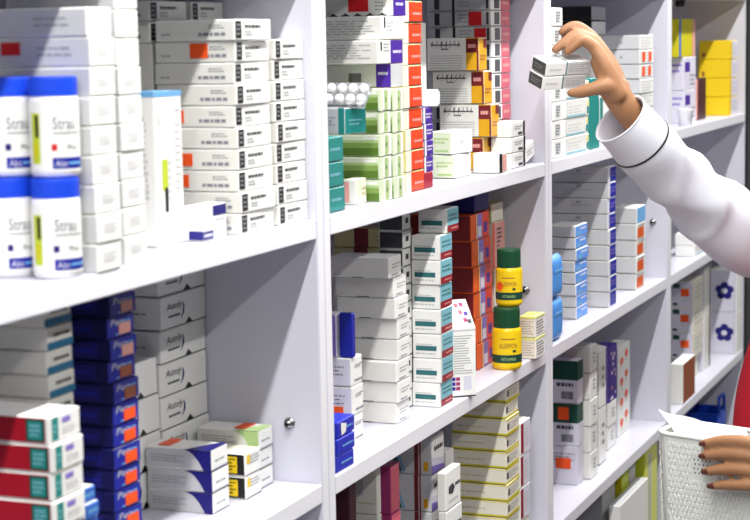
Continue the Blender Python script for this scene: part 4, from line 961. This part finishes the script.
def wob_r(i, a):
    g = min(1, max(0, (i - 15) / 9))
    rg = lambda q: 1 - 2 * abs(math.sin(q)) ** .7
    return g * (.10 * rg(i * .33 + 1.5 * math.sin(a + .6)) + .085 * rg(i * .21 - 1.2 * math.sin(a - .8) + 1) * (.5 + .5 * math.cos(2 * a)) + .02 * math.sin(i * .37 + 3 * a)) + .012 * math.sin(2 * a + i * .2)
cloth('coat_sleeve', slr, 8, 40, wob_r, frame=VIEW)
pr = spline(slr, 8)
for i0, w_, nm in ((13, .0016, 'sleeve_piping'),):
    a = pr[i0]; b = pr[i0 + 1]; c = Vector(a[:3]); d = (Vector(b[:3]) - c).normalized()
    o = MB().tube([c - d * .0016, c + d * .0016], [(a[3] * 1.022, a[4] * 1.022)] * 2, pipem, 40, False, VIEW, lambda i, an: wob_r(i0, an)).build(nm, person)
    s = o.modifiers.new('thickness', 'SOLIDIFY'); s.thickness = .0022; s.offset = -1; o['label'] = 'black piping line round the cuff'
a = pr[0]; c = Vector(a[:3]); d = (Vector(pr[1][:3]) - c).normalized()
ring = [c + (VIEW - d * VIEW.dot(d)).normalized() * a[3] * math.cos(q) + d.cross((VIEW - d * VIEW.dot(d)).normalized()) * a[3] * math.sin(q) for q in [2 * math.pi * z / 40 for z in range(41)]]
MB().tube(ring, [.0016] * 41, coatm, 8, False).build('cuff_hem', person)
sll = [tuple(WL + (EL_L - WL) * .22) + (.042, .042), tuple(WL + (EL_L - WL) * .5) + (.048, .048), tuple(EL_L) + (.056, .056), tuple(EL_L * .5 + SH_L * .5) + (.062, .062), tuple(bp(.0, -.19, 1.26)) + (.075, .075), tuple(bp(-.02, -.12, 1.30)) + (.06, .06)]
cloth('coat_sleeve', sll, 8, 32, wob)
ct = [(.60, .155, .215), (.80, .15, .20), (.95, .14, .178), (1.05, .132, .165), (1.16, .136, .17), (1.25, .115, .178), (1.31, .075, .13), (1.35, .06, .07)]
cloth('coat_body', [tuple(bp(-.015, 0, z)) + (a, b) for z, a, b in ct], 5, 48, lambda i, a: .02 * math.sin(5 * a + i * .05), frame=FWD, arc=(math.radians(58), math.radians(302)))
st = [(.74, .150, .165), (.86, .158, .165), (.96, .155, .155), (1.04, .142, .145), (1.12, .118, .148), (1.22, .09, .145), (1.29, .065, .11), (1.345, .06, .065)]
cloth('red_top', [tuple(bp(.0, 0, z)) + (a, b) for z, a, b in st], 5, 40, lambda i, a: .012 * math.sin(4 * a + i * .3), frame=FWD, m=redm, thick=.0015)
for s in (-1, 1):
    cloth('trouser_leg', [tuple(bp(0, s * .088, z)) + (r, r) for z, r in ((.84, .098), (.62, .085), (.45, .072), (.28, .07), (.07, .066))], 4, 24, None, frame=FWD, m=pantm)
    sh = MB(); limb(sh, [bp(-.05, s * .092, .042), bp(.05, s * .097, .044), bp(.15, s * .102, .034)], [(.045, .042), (.046, .04), (.028, .04)], shoem, 18, frame=UP); sh.build('shoe', person)
hr = MB(); HB = hd - FWD * .012 + UP * .012
vs = []; fs = []; U_, V_ = 32, 16
for j in range(V_ + 1):
    for i in range(U_ + 1):
        a = math.radians(52) + (math.radians(256)) * i / U_; b = math.pi * .78 * j / V_
        vs.append(HB + FWD * (.102 * math.sin(b) * math.cos(a)) + RGT * (.084 * math.sin(b) * math.sin(a)) + UP * (.11 * math.cos(b)))
for j in range(V_):
    for i in range(U_):
        q = j * (U_ + 1) + i; fs.append((q, q + U_ + 1, q + U_ + 2, q + 1))
hr.mesh(vs, fs, hairm, True)
ball(hr, HB + UP * .03 + FWD * .01, (.096, .083, .086), hairm); ball(hr, HB - FWD * .115 - UP * .02, (.042, .05, .045), hairm); hr.build('hair', person)
for s in (-1, 1):
    e_ = MB(); ball(e_, hd + FWD * .079 + RGT * s * .03 + UP * .008, (.011, .012, .009), pill); ball(e_, hd + FWD * .0895 + RGT * s * .03 + UP * .008, (.002, .005, .005), shoem); e_.build('eye', person)
for f in FL:                                              # dark tinted nails of the hand on the basket
    a, b = pl(*f[3]), pl(*f[2]); d = (a - b).normalized(); n_ = (EYE - a).normalized()
    m = MB(); limb(m, [a - d * .002 + n_ * .0042, a + d * .005 + n_ * .0016], [.0046, .004], nailm, 10, 3); m.build('fingernail', person)['label'] = 'dark tinted fingernail'
# ------------------------------------------------------------------ boxes in the raised hand
def cam_vec(r, u, v): return RIGHT * r - DOWN * u + VIEW * v
Lx = cam_vec(.887, .10, .45).normalized(); Wy = cam_vec(-.44, .38, .80); Wy = (Wy - Lx * Wy.dot(Lx)).normalized(); Uz = Lx.cross(Wy)
def st_held(w, d, h):
    c = Carton(w, d, h, 'white', L='dgrey'); c.lines('L', .2, .3, .8, .7, 2, 'grey', .3)
    c.rect('F', .45, 0, .475, 1, 'dteal'); c.rect('F', .48, .03, .99, .97, 'lgrey'); c.lines('F', .53, .2, .95, .85, 4, 'grey', .4, 4); c.lines('F', .08, .3, .35, .6, 1, 'lgrey', .4)
    c.rect('T', .03, .05, .42, .92, 'lgrey'); c.lines('T', .06, .1, .4, .85, 5, 'grey', .5, 6); c.rect('T', .45, 0, .475, 1, 'dteal'); c.lines('T', .55, .15, .95, .85, 4, 'grey', .35, 7); return c
for nm, (px, py), ln in (('upper', (545, 76.5), .091), ('lower', (542.5, 91.5), .09)):
    w_, d_, h_ = ln, .045, .0236
    o = st_held(w_, d_, h_).build('medicine_box'); org = at(545, 76.5, 3.022) + Lx * (w_ / 2) + Wy * (d_ / 2)
    if nm == 'lower': org = org - Uz * .0248 - Lx * .0035
    o.matrix_world = Matrix(((Lx.x, Wy.x, Uz.x, org.x), (Lx.y, Wy.y, Uz.y, org.y), (Lx.z, Wy.z, Uz.z, org.z), (0, 0, 0, 1)))
    tag(o, 'white box with dark end held in the raised hand, %s of two' % nm, 'box', 'white boxes in the raised hand')
# ------------------------------------------------------------------ basket and paper
plast = mat('white_basket_plastic', (226, 228, 222), rough=.35, noise=.03, spec=.5)
A0 = at(657, 433, 2.80); Bx = at(751, 447, bt(751)); Bx = (Bx - A0).normalized()
Bz = (UP - Bx * UP.dot(Bx)).normalized(); By = Bz.cross(Bx)
def bl_(x, y, z): return A0 + Bx * x + By * y + Bz * z
BW, BD, BH = .215, .10, .20
rings = []
for z, ins in ((0, 0), (-BH, .014)):
    pts = []
    for cx, cy, a0 in ((ins + .02, ins + .02, 180), (BW - ins - .02, ins + .02, 270), (BW - ins - .02, BD - ins - .02, 0), (ins + .02, BD - ins - .02, 90)):
        for q in range(5):
            a = math.radians(a0 + 90 * q / 4); pts.append((cx + .02 * math.cos(a), cy + .02 * math.sin(a), z))
    rings.append(pts)
n_ = len(rings[0]); wm = MB()
wm.mesh([bl_(*p) for r in rings for p in r], [(i, (i + 1) % n_, n_ + (i + 1) % n_, n_ + i) for i in range(n_)] + [tuple(reversed(range(n_, 2 * n_)))], plast, False)
r = random.Random(9)
for row in range(20):
    z = -.014 - row * .0095
    if z < -BH + .012: break
    for c_ in range(34):
        x = .022 + c_ * .0069 + (.0034 if row % 2 else 0); 
        if x > BW - .024: break
        if .058 < x < .098 and -.062 < z < -.026: continue
        y0 = .014 * (-z) / BH
        w2, hh = .0021, .0038; tlt = r.uniform(-.0012, .0012)
        V8 = [bl_(x - w2 + tlt, y0 - .0001, z + hh), bl_(x - w2 - tlt, y0 - .0001, z - hh), bl_(x + w2 - tlt, y0 - .0001, z - hh), bl_(x + w2 + tlt, y0 - .0001, z + hh),
              bl_(x - w2 * .4 + tlt, y0 - .0036, z + hh * .7), bl_(x - w2 * .4 - tlt, y0 - .0036, z - hh * .7), bl_(x + w2 * .4 - tlt, y0 - .0036, z - hh * .7), bl_(x + w2 * .4 + tlt, y0 - .0036, z + hh * .7)]
        wm.mesh(V8, [(4, 5, 6, 7), (0, 1, 5, 4), (1, 2, 6, 5), (2, 3, 7, 6), (3, 0, 4, 7)], plast, False)
        x2 = x * .6
        if x2 < BD - .03:                                  # the narrow left side carries the same ribs
            xs0 = .014 * (-z) / BH
            V8 = [bl_(xs0 - .0001, x2 + w2, z + hh), bl_(xs0 - .0001, x2 + w2, z - hh), bl_(xs0 - .0001, x2 - w2, z - hh), bl_(xs0 - .0001, x2 - w2, z + hh)]
            V8 += [v - Bx * .002 for v in V8]
            wm.mesh(V8, [(4, 5, 6, 7), (0, 1, 5, 4), (1, 2, 6, 5), (2, 3, 7, 6), (3, 0, 4, 7)], plast, False)
basket = wm.build('basket'); tag(basket, 'white textured plastic basket held by the person, with paper inside', 'basket')
s = basket.modifiers.new('thickness', 'SOLIDIFY'); s.thickness = .0018; s.offset = -1
MB().tube([bl_(p[0], p[1], .001) for p in rings[0] + rings[0][:1]], [(.0035, .0045)] * (n_ + 1), plast, 10, False, frame=Bz).build('rim', basket)
ho = MB(); hp_ = MB()
y0 = .0024; hp_.poly([bl_(x, y0 + .0002 - .0012 + .014 * (-z) / BH - .0024, z) for x, z in ((.060, -.060), (.096, -.060), (.096, -.028), (.060, -.028))], pill); hp_.build('smooth_panel', basket)
for a in range(5):
    for b_ in range(4):
        x, z = .065 + a * .0066 + (.002 if b_ % 2 else 0), -.033 - b_ * .0072
        ho.poly([bl_(x + .0011 * math.cos(q), .014 * (-z) / BH - .0039, z + .0017 * math.sin(q)) for q in [-2 * math.pi * w / 8 for w in range(8)]], blk)  # flat black discs paint the darkness seen through the holes
ho.build('painted_holes', basket)['kind'] = 'stuff'
papm = mat('white_paper', (234, 234, 232), rough=.8, noise=.02)
top_ = [(656.5, 406.5), (664, 413), (680, 415), (694, 417.5), (706, 423), (720, 427.5), (733, 425), (748, 430)]
bot_ = [(690, 452), (696, 455), (703, 458), (709, 460), (717, 462), (727, 464), (736, 466), (750, 470)]
vs = []; fs = []; NR = 8
for j in range(NR + 1):
    for i, (a, b_) in enumerate(zip(top_, bot_)):
        u = j / NR; px = a[0] + (b_[0] - a[0]) * u; py = a[1] + (b_[1] - a[1]) * u
        vs.append(at(px, py, bt(px) + .034 + .010 * (1 - u) * math.sin(i * 1.1) + .02 * (1 - u)))
for j in range(NR):
    for i in range(7): fs.append((j * 8 + i, (j + 1) * 8 + i, (j + 1) * 8 + i + 1, j * 8 + i + 1))
pm = MB(); pm.mesh(vs, fs, papm, True); pp = pm.build('paper_sheet'); tag(pp, 'creased white paper sticking up out of the basket', 'paper')
s = pp.modifiers.new('thickness', 'SOLIDIFY'); s.thickness = .0005
s = pp.modifiers.new('sub', 'SUBSURF'); s.levels = 2; s.render_levels = 2
